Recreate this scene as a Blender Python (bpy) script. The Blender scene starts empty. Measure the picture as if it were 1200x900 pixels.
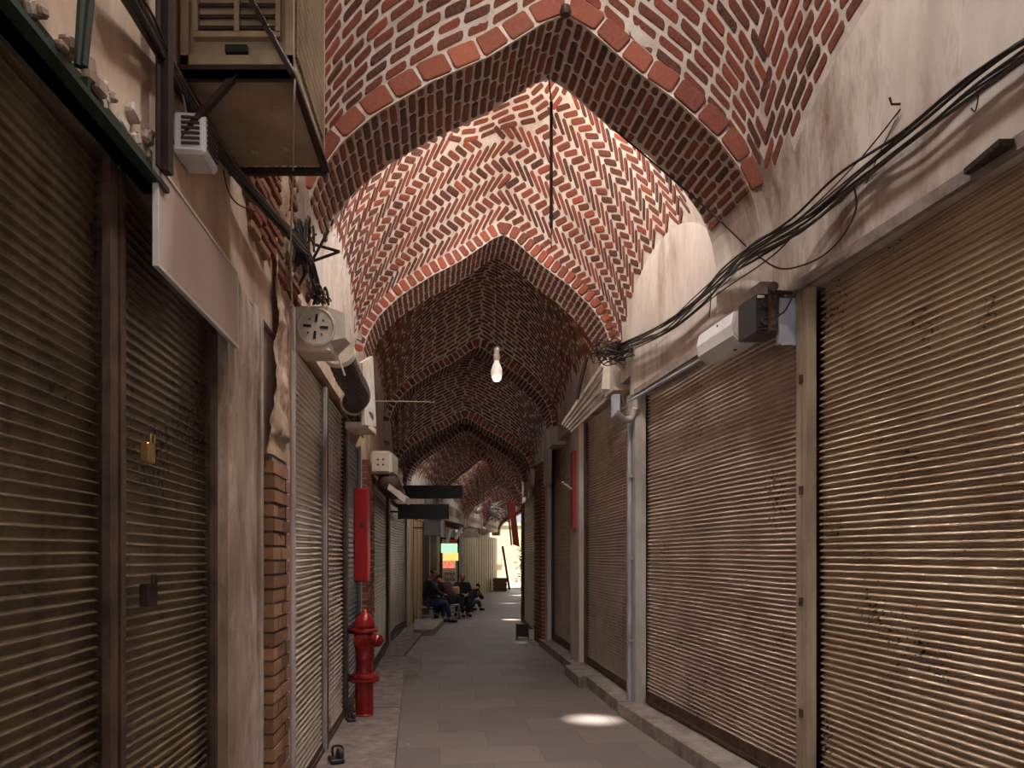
import bpy, math, random
from mathutils import Vector, Matrix, noise
random.seed(7)
SC = bpy.context.scene
COL = SC.collection
F = 870.0; CH = 1.55; HZ = 650.0

# ------------------------------------------------------------------ plan of the passage
def interp(tab, y):
    if y <= tab[0][0]: return tab[0][1]
    for (a, va), (b, vb) in zip(tab, tab[1:]):
        if y <= b: return va + (vb-va)*(y-a)/(b-a)
    return tab[-1][1]
LT = [(-6,-1.2),(0,-.85),(1.0,-.928),(14.5,-2.247),(18,-2.15),(25,-1.62),(34,-.6),(40,.2)]
RT = [(-6,2.35),(0,2.41),(7.2,1.16),(12.5,.575),(13.5,.43),(16.9,.23),(19,.28),(26,.6),(34,1.7),(40,2.6)]
def Lf(y): return interp(LT, y)
def Rf(y): return interp(RT, y)
def wp(side, y, out, z):
    return Vector((Lf(y)+out, y, z)) if side == 'L' else Vector((Rf(y)-out, y, z))
def at(u, v, Y): return Vector(((u-600)/F*Y, Y, CH+(HZ-v)/F*Y))
def W(side, u, v, out=0.0):                  # the point of the wall (plus a stand-off) seen at u, v
    k = (u-600)/F; lo, hi = .3, 36.0
    f = lambda y: (k*y - wp(side, y, out, 0).x)*(1 if side == 'R' else -1)
    y = lo
    while y < hi and f(y) < 0: y += .01
    return Vector((k*y, y, CH+(HZ-v)/F*y))
def G(u, v, z=0.0):
    Y = F*(CH-z)/(v-HZ); return Vector(((u-600)/F*Y, Y, z))

# ------------------------------------------------------------------ mesh helpers
class MB:
    def __init__(s): s.v=[]; s.f=[]; s.m=[]; s.t=[]
    def add(s, vs, fs, mi=0, tint=.5):
        o=len(s.v); s.v += [Vector(p) for p in vs]; s.t += [tint]*len(vs)
        for f in fs: s.f.append([i+o for i in f]); s.m.append(mi)
    def hexa(s, c, mi=0, tint=.5):           # c: 4 bottom ccw, 4 top
        s.add(c, [(3,2,1,0),(4,5,6,7),(0,1,5,4),(1,2,6,5),(2,3,7,6),(3,0,4,7)], mi, tint)
    def box(s, x0,x1,y0,y1,z0,z1, M=None, mi=0, tint=.5):
        c=[Vector(p) for p in ((x0,y0,z0),(x1,y0,z0),(x1,y1,z0),(x0,y1,z0),(x0,y0,z1),(x1,y0,z1),(x1,y1,z1),(x0,y1,z1))]
        if M is not None: c=[M@p for p in c]
        s.hexa(c, mi, tint)
    def cbox(s, x0,x1,y0,y1,z0,z1, ch, M=None, mi=0):   # box with chamfered edges
        import itertools
        bx=[]; idx={}
        for sx in (0,1):
            for sy in (0,1):
                for sz in (0,1):
                    X=(x0,x1)[sx];Y=(y0,y1)[sy];Z=(z0,z1)[sz]
                    dx=ch*(1-2*sx);dy=ch*(1-2*sy);dz=ch*(1-2*sz)
                    idx[(sx,sy,sz,'x')]=len(bx);bx.append(Vector((X,Y+dy,Z+dz)))
                    idx[(sx,sy,sz,'y')]=len(bx);bx.append(Vector((X+dx,Y,Z+dz)))
                    idx[(sx,sy,sz,'z')]=len(bx);bx.append(Vector((X+dx,Y+dy,Z)))
        fs=[]
        q=lambda k,a: idx[k+(a,)]
        for a,ax in enumerate('xyz'):
            for sgn in (0,1):
                ks=[]
                for (p,r) in ((0,0),(1,0),(1,1),(0,1)):
                    k=[0,0,0]; k[a]=sgn; k[(a+1)%3]=p; k[(a+2)%3]=r; ks.append(tuple(k))
                f=[q(k,ax) for k in ks]; fs.append(f if sgn else f[::-1])
            b=(a+1)%3; c=(a+2)%3
            for sb in (0,1):
                for scc in (0,1):
                    k0=[0,0,0];k1=[0,0,0]
                    k1[a]=1;k0[b]=k1[b]=sb;k0[c]=k1[c]=scc;k0=tuple(k0);k1=tuple(k1)
                    f=[q(k0,'xyz'[b]),q(k1,'xyz'[b]),q(k1,'xyz'[c]),q(k0,'xyz'[c])]
                    fs.append(f if sb==scc else f[::-1])
        for k in itertools.product((0,1),repeat=3):
            f=[q(k,'x'),q(k,'y'),q(k,'z')]
            fs.append(f if sum(k)%2==1 else f[::-1])
        if M is not None: bx=[M@p for p in bx]
        s.add(bx, fs, mi)
    def tube(s, pts, r, n=8, mi=0, cap=True, tint=.5):
        pts=[Vector(p) for p in pts]; rs=r if isinstance(r,(list,tuple)) else [r]*len(pts)
        vs=[]; fs=[]; up=None
        for i,p in enumerate(pts):
            d=(pts[min(i+1,len(pts)-1)]-pts[max(i-1,0)]); d=d.normalized() if d.length>1e-9 else Vector((0,0,1))
            if up is None: up=d.orthogonal().normalized()
            up=(up-d*up.dot(d)); up=up.normalized() if up.length>1e-6 else d.orthogonal().normalized()
            w=d.cross(up)
            for k in range(n):
                a=2*math.pi*k/n; vs.append(p+(up*math.cos(a)+w*math.sin(a))*rs[i])
        for i in range(len(pts)-1):
            for k in range(n): fs.append((i*n+k,i*n+(k+1)%n,(i+1)*n+(k+1)%n,(i+1)*n+k))
        if cap: fs.append(tuple(range(n))[::-1]); fs.append(tuple((len(pts)-1)*n+k for k in range(n)))
        s.add(vs, fs, mi, tint)
    def lathe(s, prof, c, axis=(0,0,1), n=24, mi=0):     # prof: (r, h)
        ax=Vector(axis).normalized(); u=ax.orthogonal().normalized(); w=ax.cross(u); c=Vector(c)
        vs=[c+ax*h+(u*math.cos(2*math.pi*k/n)+w*math.sin(2*math.pi*k/n))*r for r,h in prof for k in range(n)]
        fs=[(i*n+k,i*n+(k+1)%n,(i+1)*n+(k+1)%n,(i+1)*n+k) for i in range(len(prof)-1) for k in range(n)]
        fs.append(tuple(range(n))[::-1]); fs.append(tuple((len(prof)-1)*n+k for k in range(n)))
        s.add(vs, fs, mi)
    def grid(s, fn, nu, nv, mi=0, matfn=None):
        vs=[fn(i/nu,j/nv) for j in range(nv+1) for i in range(nu+1)]
        o=len(s.v); s.v+=vs; s.t+=[.5]*len(vs)
        for j in range(nv):
            for i in range(nu):
                m = matfn((i+.5)/nu,(j+.5)/nv) if matfn else mi
                if m is None: continue
                a=o+j*(nu+1)+i; s.f.append([a,a+1,a+nu+2,a+nu+1]); s.m.append(m)
    def build(s, name, mats, parent=None, smooth=False, loc=None):
        me=bpy.data.meshes.new(name); o=bpy.data.objects.new(name, me); COL.objects.link(o)
        base=Vector((0,0,0))
        if parent is not None:
            o.parent=parent; base=Vector(parent['_w'])
            o['_w']=base[:]
        elif loc is not None:
            base=Vector(loc); o.location=base; o['_w']=base[:]
        else: o['_w']=(0.,0.,0.)
        me.from_pydata([p-base for p in s.v], [], s.f)
        for m in (mats if isinstance(mats,(list,tuple)) else [mats]): me.materials.append(m)
        me.polygons.foreach_set('material_index', s.m)
        a=me.attributes.new('tint','FLOAT','POINT'); a.data.foreach_set('value', s.t)
        if smooth: me.polygons.foreach_set('use_smooth',[True]*len(me.polygons))
        me.update(); return o
def tag(o, label=None, cat=None, group=None, kind=None):
    if label: o['label']=label
    if cat: o['category']=cat
    if group: o['group']=group
    if kind: o['kind']=kind
    return o
def thing(name, loc, label, cat, group=None):
    o=bpy.data.objects.new(name,None); COL.objects.link(o); o.location=loc; o['_w']=Vector(loc)[:]
    o.empty_display_size=.1
    return tag(o,label,cat,group)
def struct(o): o['kind']='structure'; return o
def copy_thing(o, delta, label=None, group=None):
    def rec(x, par):
        c=x.copy(); COL.objects.link(c)
        if par is not None: c.parent=par
        for ch in list(x.children): rec(ch,c)
        return c
    c=rec(o,None); c.location=Vector(o.location)+Vector(delta)
    if label: c['label']=label
    if group: c['group']=group
    return c
def spline(P, n=8):
    P=[Vector(p) for p in P]; out=[]
    for i in range(len(P)-1):
        a=P[max(i-1,0)];b=P[i];c=P[i+1];d=P[min(i+2,len(P)-1)]
        for k in range(n):
            t=k/n; out.append(.5*((2*b)+(c-a)*t+(2*a-5*b+4*c-d)*t*t+(3*b-a-3*c+d)*t**3))
    out.append(P[-1]); return out
def wbox(mb, side, y0, y1, o0, o1, z0, z1, mi=0, tint=.5, n=1):
    for i in range(n):
        a=y0+(y1-y0)*i/n; b=y0+(y1-y0)*(i+1)/n
        c=[wp(side,a,o0,z0),wp(side,b,o0,z0),wp(side,b,o1,z0),wp(side,a,o1,z0),
           wp(side,a,o0,z1),wp(side,b,o0,z1),wp(side,b,o1,z1),wp(side,a,o1,z1)]
        if side=='L': c=[c[k] for k in (3,2,1,0,7,6,5,4)]
        mb.hexa(c, mi, tint)

# ------------------------------------------------------------------ materials
def srgb(r,g,b):
    f=lambda c:(c/255/12.92) if c/255<=.04045 else ((c/255+.055)/1.055)**2.4
    return (f(r),f(g),f(b),1)
def newmat(name):
    m=bpy.data.materials.new(name); m.use_nodes=True; nt=m.node_tree
    return m, nt, nt.nodes['Principled BSDF'], nt.nodes.new, nt.links.new
def coords(nt, scale=(1,1,1)):
    g=nt.nodes.new('ShaderNodeNewGeometry'); mp=nt.nodes.new('ShaderNodeMapping'); mp.inputs['Scale'].default_value=scale
    nt.links.new(g.outputs['Position'], mp.inputs['Vector']); return mp.outputs['Vector']
def noise_n(nt, vec, scale, detail=5, rough=.6):
    n=nt.nodes.new('ShaderNodeTexNoise'); n.inputs['Scale'].default_value=scale; n.inputs['Detail'].default_value=detail
    n.inputs['Roughness'].default_value=rough; nt.links.new(vec, n.inputs['Vector']); return n.outputs['Fac']
def ramp(nt, fac, stops):
    r=nt.nodes.new('ShaderNodeValToRGB'); e=r.color_ramp.elements
    while len(e)<len(stops): e.new(.5)
    for x,(p,c) in zip(e,stops): x.position=p; x.color=c
    nt.links.new(fac, r.inputs['Fac']); return r.outputs['Color']
def mixc(nt, fac, a, b, mode='MIX'):
    m=nt.nodes.new('ShaderNodeMix'); m.data_type='RGBA'; m.blend_type=mode
    if isinstance(fac,(int,float)): m.inputs[0].default_value=fac
    else: nt.links.new(fac, m.inputs[0])
    for i,x in ((6,a),(7,b)):
        if isinstance(x,tuple): m.inputs[i].default_value=x
        else: nt.links.new(x, m.inputs[i])
    return m.outputs[2]
def bump(nt, h, s, d, bs):
    b=nt.nodes.new('ShaderNodeBump'); b.inputs['Strength'].default_value=s; b.inputs['Distance'].default_value=d
    nt.links.new(h, b.inputs['Height']); nt.links.new(b.outputs['Normal'], bs.inputs['Normal'])
W1=(1,1,1,1); B0=(0,0,0,1)
def plain(name, c, rough=.6, metal=0, c2=None, scale=6, bmp=.15, stain=None, stain_amt=.6, sscale=(1,1,1)):
    m,nt,bs,N,L=newmat(name); v=coords(nt, sscale)
    c2=c2 or tuple(x*.72 for x in c[:3])+(1,)
    n=noise_n(nt,v,scale,6,.65)
    col=ramp(nt,n,[(.3,c2),(.65,c)])
    if stain:
        s=noise_n(nt,v,scale*.35,8,.75)
        col=mixc(nt, ramp(nt,s,[(1-stain_amt-.06,B0),(1-stain_amt+.08,W1)]), col, stain)
    L(col,bs.inputs['Base Color']); bs.inputs['Roughness'].default_value=rough; bs.inputs['Metallic'].default_value=metal
    if bmp: bump(nt, noise_n(nt,v,scale*9,4,.6), bmp, .004, bs)
    return m
def brickmat(name, dark, lit, rough=.85):
    m,nt,bs,N,L=newmat(name); v=coords(nt)
    a=N('ShaderNodeAttribute'); a.attribute_name='tint'
    base=ramp(nt,a.outputs['Fac'],[(0,dark),(.55,tuple((x+y)/2 for x,y in zip(dark,lit))),(1,lit)])
    n=noise_n(nt,v,55,5,.7)
    col=mixc(nt, ramp(nt,n,[(.35,B0),(.75,W1)]), base, mixc(nt,.35,base,srgb(150,112,92)))
    n2=noise_n(nt,v,18,6,.75)
    col=mixc(nt, ramp(nt,n2,[(.6,B0),(.75,(.6,.6,.6,1))]), col, srgb(150,120,108))
    L(col,bs.inputs['Base Color']); bs.inputs['Roughness'].default_value=rough
    bump(nt, n, .5, .008, bs); return m
M={}
M['brick']=brickmat('red brick', srgb(58,20,13), srgb(138,60,36))
M['square']=brickmat('square edge brick', srgb(104,44,28), srgb(158,82,54))
M['brick_y']=brickmat('yellow brown brick', srgb(84,52,34), srgb(166,120,82))
M['mortar']=plain('mortar', srgb(206,194,182), .95, c2=srgb(170,154,142), scale=9, bmp=.5)
M['plaster']=plain('grey plaster', srgb(196,184,172), .9, c2=srgb(158,140,128), scale=2.2, bmp=.35, stain=srgb(118,94,78), stain_amt=.43, sscale=(1.2,1.2,.35))
M['plaster_l']=plain('stained cream plaster', srgb(196,172,150), .92, c2=srgb(148,120,98), scale=3.5, bmp=.6, stain=srgb(96,66,46), stain_amt=.36, sscale=(1,1,.5))
M['concrete']=plain('worn concrete', srgb(140,126,118), .9, c2=srgb(92,80,74), scale=7, bmp=.5)
M['pilaster']=plain('stained pilaster render', srgb(158,136,118), .9, c2=srgb(104,84,68), scale=6, bmp=.6, stain=srgb(186,174,162), stain_amt=.46, sscale=(1,1,.4))
def slatmat(name, c, c2, rust, amt, rough=.42, metal=.55):
    m,nt,bs,N,L=newmat(name); v=coords(nt)
    vs=coords(nt,(3.2,3.2,.35))
    n=noise_n(nt,v,3,6,.7); col=ramp(nt,n,[(.3,c2),(.7,c)])
    st=noise_n(nt,vs,2.6,6,.7)
    col=mixc(nt, ramp(nt,st,[(1-amt-.1,B0),(1-amt+.12,(.85,.85,.85,1))]), col, rust)
    sp=noise_n(nt,v,42,3,.5); sp2=noise_n(nt,v,2.2,3,.5)
    mm=N('ShaderNodeMath'); mm.operation='MULTIPLY'; L(sp,mm.inputs[0]); L(sp2,mm.inputs[1])
    col=mixc(nt, ramp(nt,mm.outputs[0],[(.37,B0),(.41,W1)]), col, srgb(34,24,20))
    L(col,bs.inputs['Base Color']); bs.inputs['Roughness'].default_value=rough; bs.inputs['Metallic'].default_value=metal
    bump(nt, noise_n(nt,v,30,4,.6), .06, .003, bs); return m
M['slat_l1']=slatmat('dull olive slats', srgb(140,124,98), srgb(92,78,58), srgb(58,38,24), .42)
M['slat_l3']=slatmat('pale galvanised slats', srgb(220,208,192), srgb(178,164,148), srgb(110,88,70), .2, .36, .45)
M['slat_r1']=slatmat('dusty cream slats', srgb(214,198,172), srgb(170,150,124), srgb(100,70,48), .30)
M['slat_r2']=slatmat('sooty steel slats', srgb(222,206,192), srgb(178,160,146), srgb(96,64,50), .24, .38, .45)
M['slat_w']=slatmat('whitish slats', srgb(198,188,176), srgb(160,148,136), srgb(112,92,76), .2)
M['slat_g']=slatmat('blue grey slats', srgb(120,120,122), srgb(84,84,88), srgb(60,56,54), .3)
M['rust']=plain('rusty steel', srgb(98,74,58), .7, .4, c2=srgb(50,36,28), scale=9, bmp=.4)
M['darksteel']=plain('dark brown steel', srgb(62,44,38), .6, .5, c2=srgb(34,24,22), scale=9, bmp=.3)
M['green']=plain('dark green painted steel', srgb(44,62,50), .5, .2, c2=srgb(26,34,28), scale=5, bmp=.2, stain=srgb(70,56,44), stain_amt=.3)
M['railgrey']=plain('cream chipped post', srgb(168,152,128), .6, .2, c2=srgb(118,100,80), scale=5, bmp=.3, stain=srgb(70,46,34), stain_amt=.32, sscale=(1,1,.3))
M['postwhite']=plain('grey white post', srgb(182,174,164), .6, .1, c2=srgb(132,124,116), scale=5, bmp=.3, stain=srgb(92,70,58), stain_amt=.32, sscale=(1,1,.3))
M['white']=plain('white enamel', srgb(214,212,210), .35, 0, c2=srgb(186,184,182), scale=3, bmp=.05)
M['offwhite']=plain('dusty off white plastic', srgb(206,196,182), .5, 0, c2=srgb(170,156,140), scale=5, bmp=.1, stain=srgb(128,108,90), stain_amt=.22)
M['cooler']=plain('rust stained cream sheet metal', srgb(170,152,124), .6, .1, c2=srgb(132,112,88), scale=4, bmp=.2, stain=srgb(74,46,30), stain_amt=.3)
M['coolerdark']=plain('dark louvre metal', srgb(66,50,44), .6, .3, scale=8)
M['panel']=plain('blank pale sign sheet', srgb(196,178,166), .5, .1, c2=srgb(180,160,148), scale=1.5, bmp=.05)
M['bluewhite']=plain('pale blue grey sheet', srgb(176,182,196), .45, .3, c2=srgb(140,144,158), scale=3, bmp=.1)
M['black']=plain('black plastic', srgb(32,31,34), .45, 0, c2=srgb(20,20,22), scale=5, bmp=.05)
M['cable']=plain('black cable', srgb(36,30,30), .6, 0, c2=srgb(22,18,18), scale=9, bmp=0)
M['cable2']=plain('brown grey cable', srgb(84,70,62), .6, 0, scale=9, bmp=0)
M['cablew']=plain('pale cable', srgb(176,164,146), .6, 0, scale=9, bmp=0)
M['red']=plain('glossy red paint', srgb(150,16,20), .4, 0, c2=srgb(122,12,16), scale=4, bmp=.08)
M['hydrant']=plain('worn red hydrant paint', srgb(150,28,28), .3, .1, c2=srgb(92,14,16), scale=6, bmp=.2, stain=srgb(70,20,18), stain_amt=.25)
M['orange']=plain('orange sign vinyl', srgb(206,70,34), .5, 0, c2=srgb(180,54,26), scale=3, bmp=.02)
M['signblack']=plain('black sign board', srgb(16,22,20), .4, 0, c2=srgb(10,13,13), scale=3, bmp=.03)
M['kerb']=plain('kerb stone', srgb(150,138,128), .9, c2=srgb(104,92,84), scale=6, bmp=.5)
M['chrome']=plain('dull steel', srgb(150,148,146), .35, .9, scale=6, bmp=.05)
M['glass']=None
m,nt,bs,N,L=newmat('frosted bulb glass'); bs.inputs['Base Color'].default_value=srgb(240,236,230); bs.inputs['Roughness'].default_value=.25
bs.inputs['Emission Color'].default_value=srgb(255,240,220); bs.inputs['Emission Strength'].default_value=.3; M['glass']=m  # faint glow added to the glass; the bulb itself is unlit
def emis(name,c,s):
    m,nt,bs,N,L=newmat(name); bs.inputs['Base Color'].default_value=c; bs.inputs['Emission Color'].default_value=c; bs.inputs['Emission Strength'].default_value=s
    v=coords(nt); n=noise_n(nt,v,22,2,.5)
    L(mixc(nt,ramp(nt,n,[(.42,B0),(.55,W1)]),c,tuple(min(1,x*.5+.2) for x in c[:3])+(1,)),bs.inputs['Emission Color']); return m
M['e_green']=emis('backlit green panel',srgb(150,220,170),2.2)
M['e_yellow']=emis('backlit yellow panel',srgb(255,190,60),2.2)
M['e_orange']=emis('backlit orange panel',srgb(250,110,50),1.4)
M['skin']=plain('skin', srgb(170,118,92), .55, c2=srgb(150,98,74), scale=6, bmp=.05)
M['hair']=plain('black hair', srgb(28,22,20), .6, scale=30, bmp=.4)
M['jacket']=plain('navy black cloth', srgb(30,30,44), .9, scale=20, bmp=.2)
M['jeans']=plain('blue denim', srgb(58,66,100), .9, scale=25, bmp=.2)
M['trousers']=plain('black cloth', srgb(24,24,30), .9, scale=20, bmp=.2)
M['maroon']=plain('dark maroon cloth', srgb(70,34,44), .9, scale=20, bmp=.2)
M['leather']=plain('black shoe leather', srgb(26,22,22), .4, scale=20, bmp=.1)
M['patterned']=plain('cream and brown patterned cloth', srgb(208,180,140), .9, c2=srgb(120,84,60), scale=26, bmp=.1)
M['wood']=plain('brown wood', srgb(120,88,58), .7, c2=srgb(76,52,34), scale=6, bmp=.3, sscale=(6,6,1))
M['leaf']=plain('green leaves', srgb(96,116,60), .6, c2=srgb(52,70,34), scale=12, bmp=.1)
M['creampanel']=plain('cream shop shutter', srgb(206,192,156), .7, c2=srgb(170,152,118), scale=3, bmp=.1, sscale=(2,2,.4))
M['doorcream']=plain('tan door leaf', srgb(186,152,112), .7, c2=srgb(150,116,82), scale=3, bmp=.1, sscale=(2,2,.4))
M['doorgrey']=plain('grey brown door leaf', srgb(118,102,90), .7, c2=srgb(84,70,62), scale=3, bmp=.1, sscale=(2,2,.4))
M['doordark']=plain('dark interior', srgb(48,32,36), .8, scale=3, bmp=.1)
# floor: paving slabs
m,nt,bs,N,L=newmat('stone paving'); v=coords(nt)
mp=N('ShaderNodeMapping'); g=N('ShaderNodeNewGeometry'); L(g.outputs['Position'],mp.inputs['Vector']); mp.inputs['Rotation'].default_value=(0,0,math.radians(-5.6))
bt=N('ShaderNodeTexBrick'); L(mp.outputs['Vector'],bt.inputs['Vector']); bt.inputs['Scale'].default_value=1
bt.inputs['Brick Width'].default_value=.8; bt.inputs['Row Height'].default_value=.5; bt.inputs['Mortar Size'].default_value=.006; bt.inputs['Mortar Smooth'].default_value=.3
bt.inputs['Color1'].default_value=srgb(128,116,110); bt.inputs['Color2'].default_value=srgb(112,101,96); bt.inputs['Mortar'].default_value=srgb(104,93,87)
n=noise_n(nt,v,2.3,8,.72); n3=noise_n(nt,v,40,3,.6)
col=mixc(nt, ramp(nt,n,[(.3,(.5,.5,.5,1)),(.7,(1,1,1,1))]), mixc(nt,.55,bt.outputs['Color'],srgb(72,62,60)), bt.outputs['Color'])
col=mixc(nt, ramp(nt,n3,[(.62,B0),(.74,(.7,.7,.7,1))]), col, srgb(66,58,54))
L(col,bs.inputs['Base Color']); L(ramp(nt,n,[(.3,(.5,.5,.5,1)),(.75,(.78,.78,.78,1))]),bs.inputs['Roughness'])
bump(nt, n3,.25,.006,bs); M['floor']=m

# ------------------------------------------------------------------ vaults
PROF=[(0,4.75),(.08,4.70),(.31,4.46),(.52,4.29),(.72,4.08),(.84,3.90),(.93,3.71),(.98,3.55),(1,3.42)]
def zP(t):
    t=abs(t); return interp(PROF,t)
# ribs: front Y, back Y, apex, springing
RIBS=[(-4.7,-4.1,4.75,3.42),(-1.7,-1.1,4.75,3.42),(1.4,1.95,4.75,3.42),(4.4,5.0,4.75,3.42),(7.42,8.0,4.75,3.42),(11.2,11.7,4.69,3.42),(13.35,13.9,4.02,3.0),
      (15.3,15.7,4.1,2.95),(19.8,20.3,4.15,2.85),(25,25.4,3.7,2.65),(29.5,29.9,3.6,2.6),(33.7,34.1,3.5,2.6)]
E=.14
def dl(q): return .2 if q<14 else (.2*(17-q)/3 if q<17 else 0.)
AX=[(4.4,.13),(5.0,.14),(8.0,.12),(11.2,.11),(12.5,0)]
def sta(q,t):
    d=dl(q); a=Vector((Lf(q-d),q-d,0)); b=Vector((Rf(q+d),q+d,0)); k=(t+1)/2
    p=a.lerp(b,k); p.x+=interp(AX,q)*(1-t*t); return p
def zz(t,H,zs): return zs+(zP(t)-3.42)*(H-zs)/1.33
def ribpt(q,t,h,H,zs):
    p=sta(q,t); p.z=zz(t,H,zs)+h; return p
def round_z(t,H,zs): return zs+(H-zs)*(math.sqrt(max(0,1-abs(t)**2.3)))
class Bay:
    def __init__(s,q0,q1,H0,z0,H1,z1,rise,hole,holeoff=(0,0)):
        s.q0,s.q1,s.H0,s.z0,s.H1,s.z1,s.rise,s.hole,s.ho=q0,q1,H0,z0,H1,z1,rise,hole,holeoff; s.kr,s.kl=(.10,.0) if q0<5.5 else (0.02,0.0)
        # arc-length tables
        s.bt=[]; L=0; prev=None
        for i in range(61):
            p=s.raw(-.3,-1+2*i/60)
            if prev is not None: L+=(p-prev).length
            s.bt.append((L,-1+2*i/60)); prev=p
        s.B=L
        s.at_=[]; L=0; prev=None
        for i in range(101):
            p=s.raw(-1+2*i/100,.75)
            if prev is not None: L+=(p-prev).length
            s.at_.append((L,-1+2*i/100)); prev=p
        s.A=L
    def raw(s,t,sv):
        k=(sv+1)/2; q=s.q0+(s.q1-s.q0)*k; H=s.H0+(s.H1-s.H0)*k; zs=s.z0+(s.z1-s.z0)*k
        p=sta(q,t); w=max(0,1-sv*sv); w2=w**.8
        te=t*(1-(s.kr if t>0 else s.kl)*w2)
        zr=round_z(te,H,zs)
        p.z=zz(te,H,zs)*(1-w*.72)+zr*w*.72 + E + s.rise*w2*(1-.78*t*t)
        return p
    def S(s,a,b,h=0):                         # a, b arc lengths from the middle / from the first rib
        def inv(tab,x):
            n=len(tab)-1; lo,hi=0,n
            if x<=0: return tab[0][1]
            if x>=tab[-1][0]: return tab[-1][1]
            while hi-lo>1:
                mid=(lo+hi)//2
                if tab[mid][0]<=x: lo=mid
                else: hi=mid
            (x0,v0),(x1,v1)=tab[lo],tab[hi]; return v0+(v1-v0)*(x-x0)/(x1-x0)
        t=inv(s.at_,a+s.A/2); sv=inv(s.bt,b)
        p=s.raw(t,sv)
        if h:
            e=.01; dt=s.raw(min(1,t+e),sv)-s.raw(max(-1,t-e),sv); ds=s.raw(t,min(1,sv+e))-s.raw(t,max(-1,sv-e))
            n=dt.cross(ds); n.normalize()
            if n.z>0: n=-n
            p=p+n*h
        return p,t,sv
def nz(p,s=1.0): return noise.noise(Vector(p)*s)
def brick_poly(mb, fn, ca, cb, la, lb, ang, h, mi, tint, c=.012):
    la*=.5; lb*=.5; ca_,sa=math.cos(ang),math.sin(ang)
    out=[]
    for (L,Bv,hh,cc) in ((la,lb,-.006,c),(la-.004,lb-.004,h*.7,c),(la-.011,lb-.009,h,c*.8)):
        for (x,y) in ((L-cc,-Bv),(L,-Bv+cc),(L,Bv-cc),(L-cc,Bv),(-L+cc,Bv),(-L,Bv-cc),(-L,-Bv+cc),(-L+cc,-Bv)):
            x+=random.uniform(-.003,.003); y+=random.uniform(-.003,.003)
            a=ca+x*ca_-y*sa; b=cb+x*sa+y*ca_
            out.append(fn(a,b,hh))
    fs=[]
    for r in (0,1):
        for k in range(8): fs.append((r*8+k,r*8+(k+1)%8,(r+1)*8+(k+1)%8,(r+1)*8+k))
    fs.append(tuple(16+k for k in range(8)))
    mb.add(out,fs,mi,tint)
def rt(): return min(1,max(0,random.gauss(.45,.27)))
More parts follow.
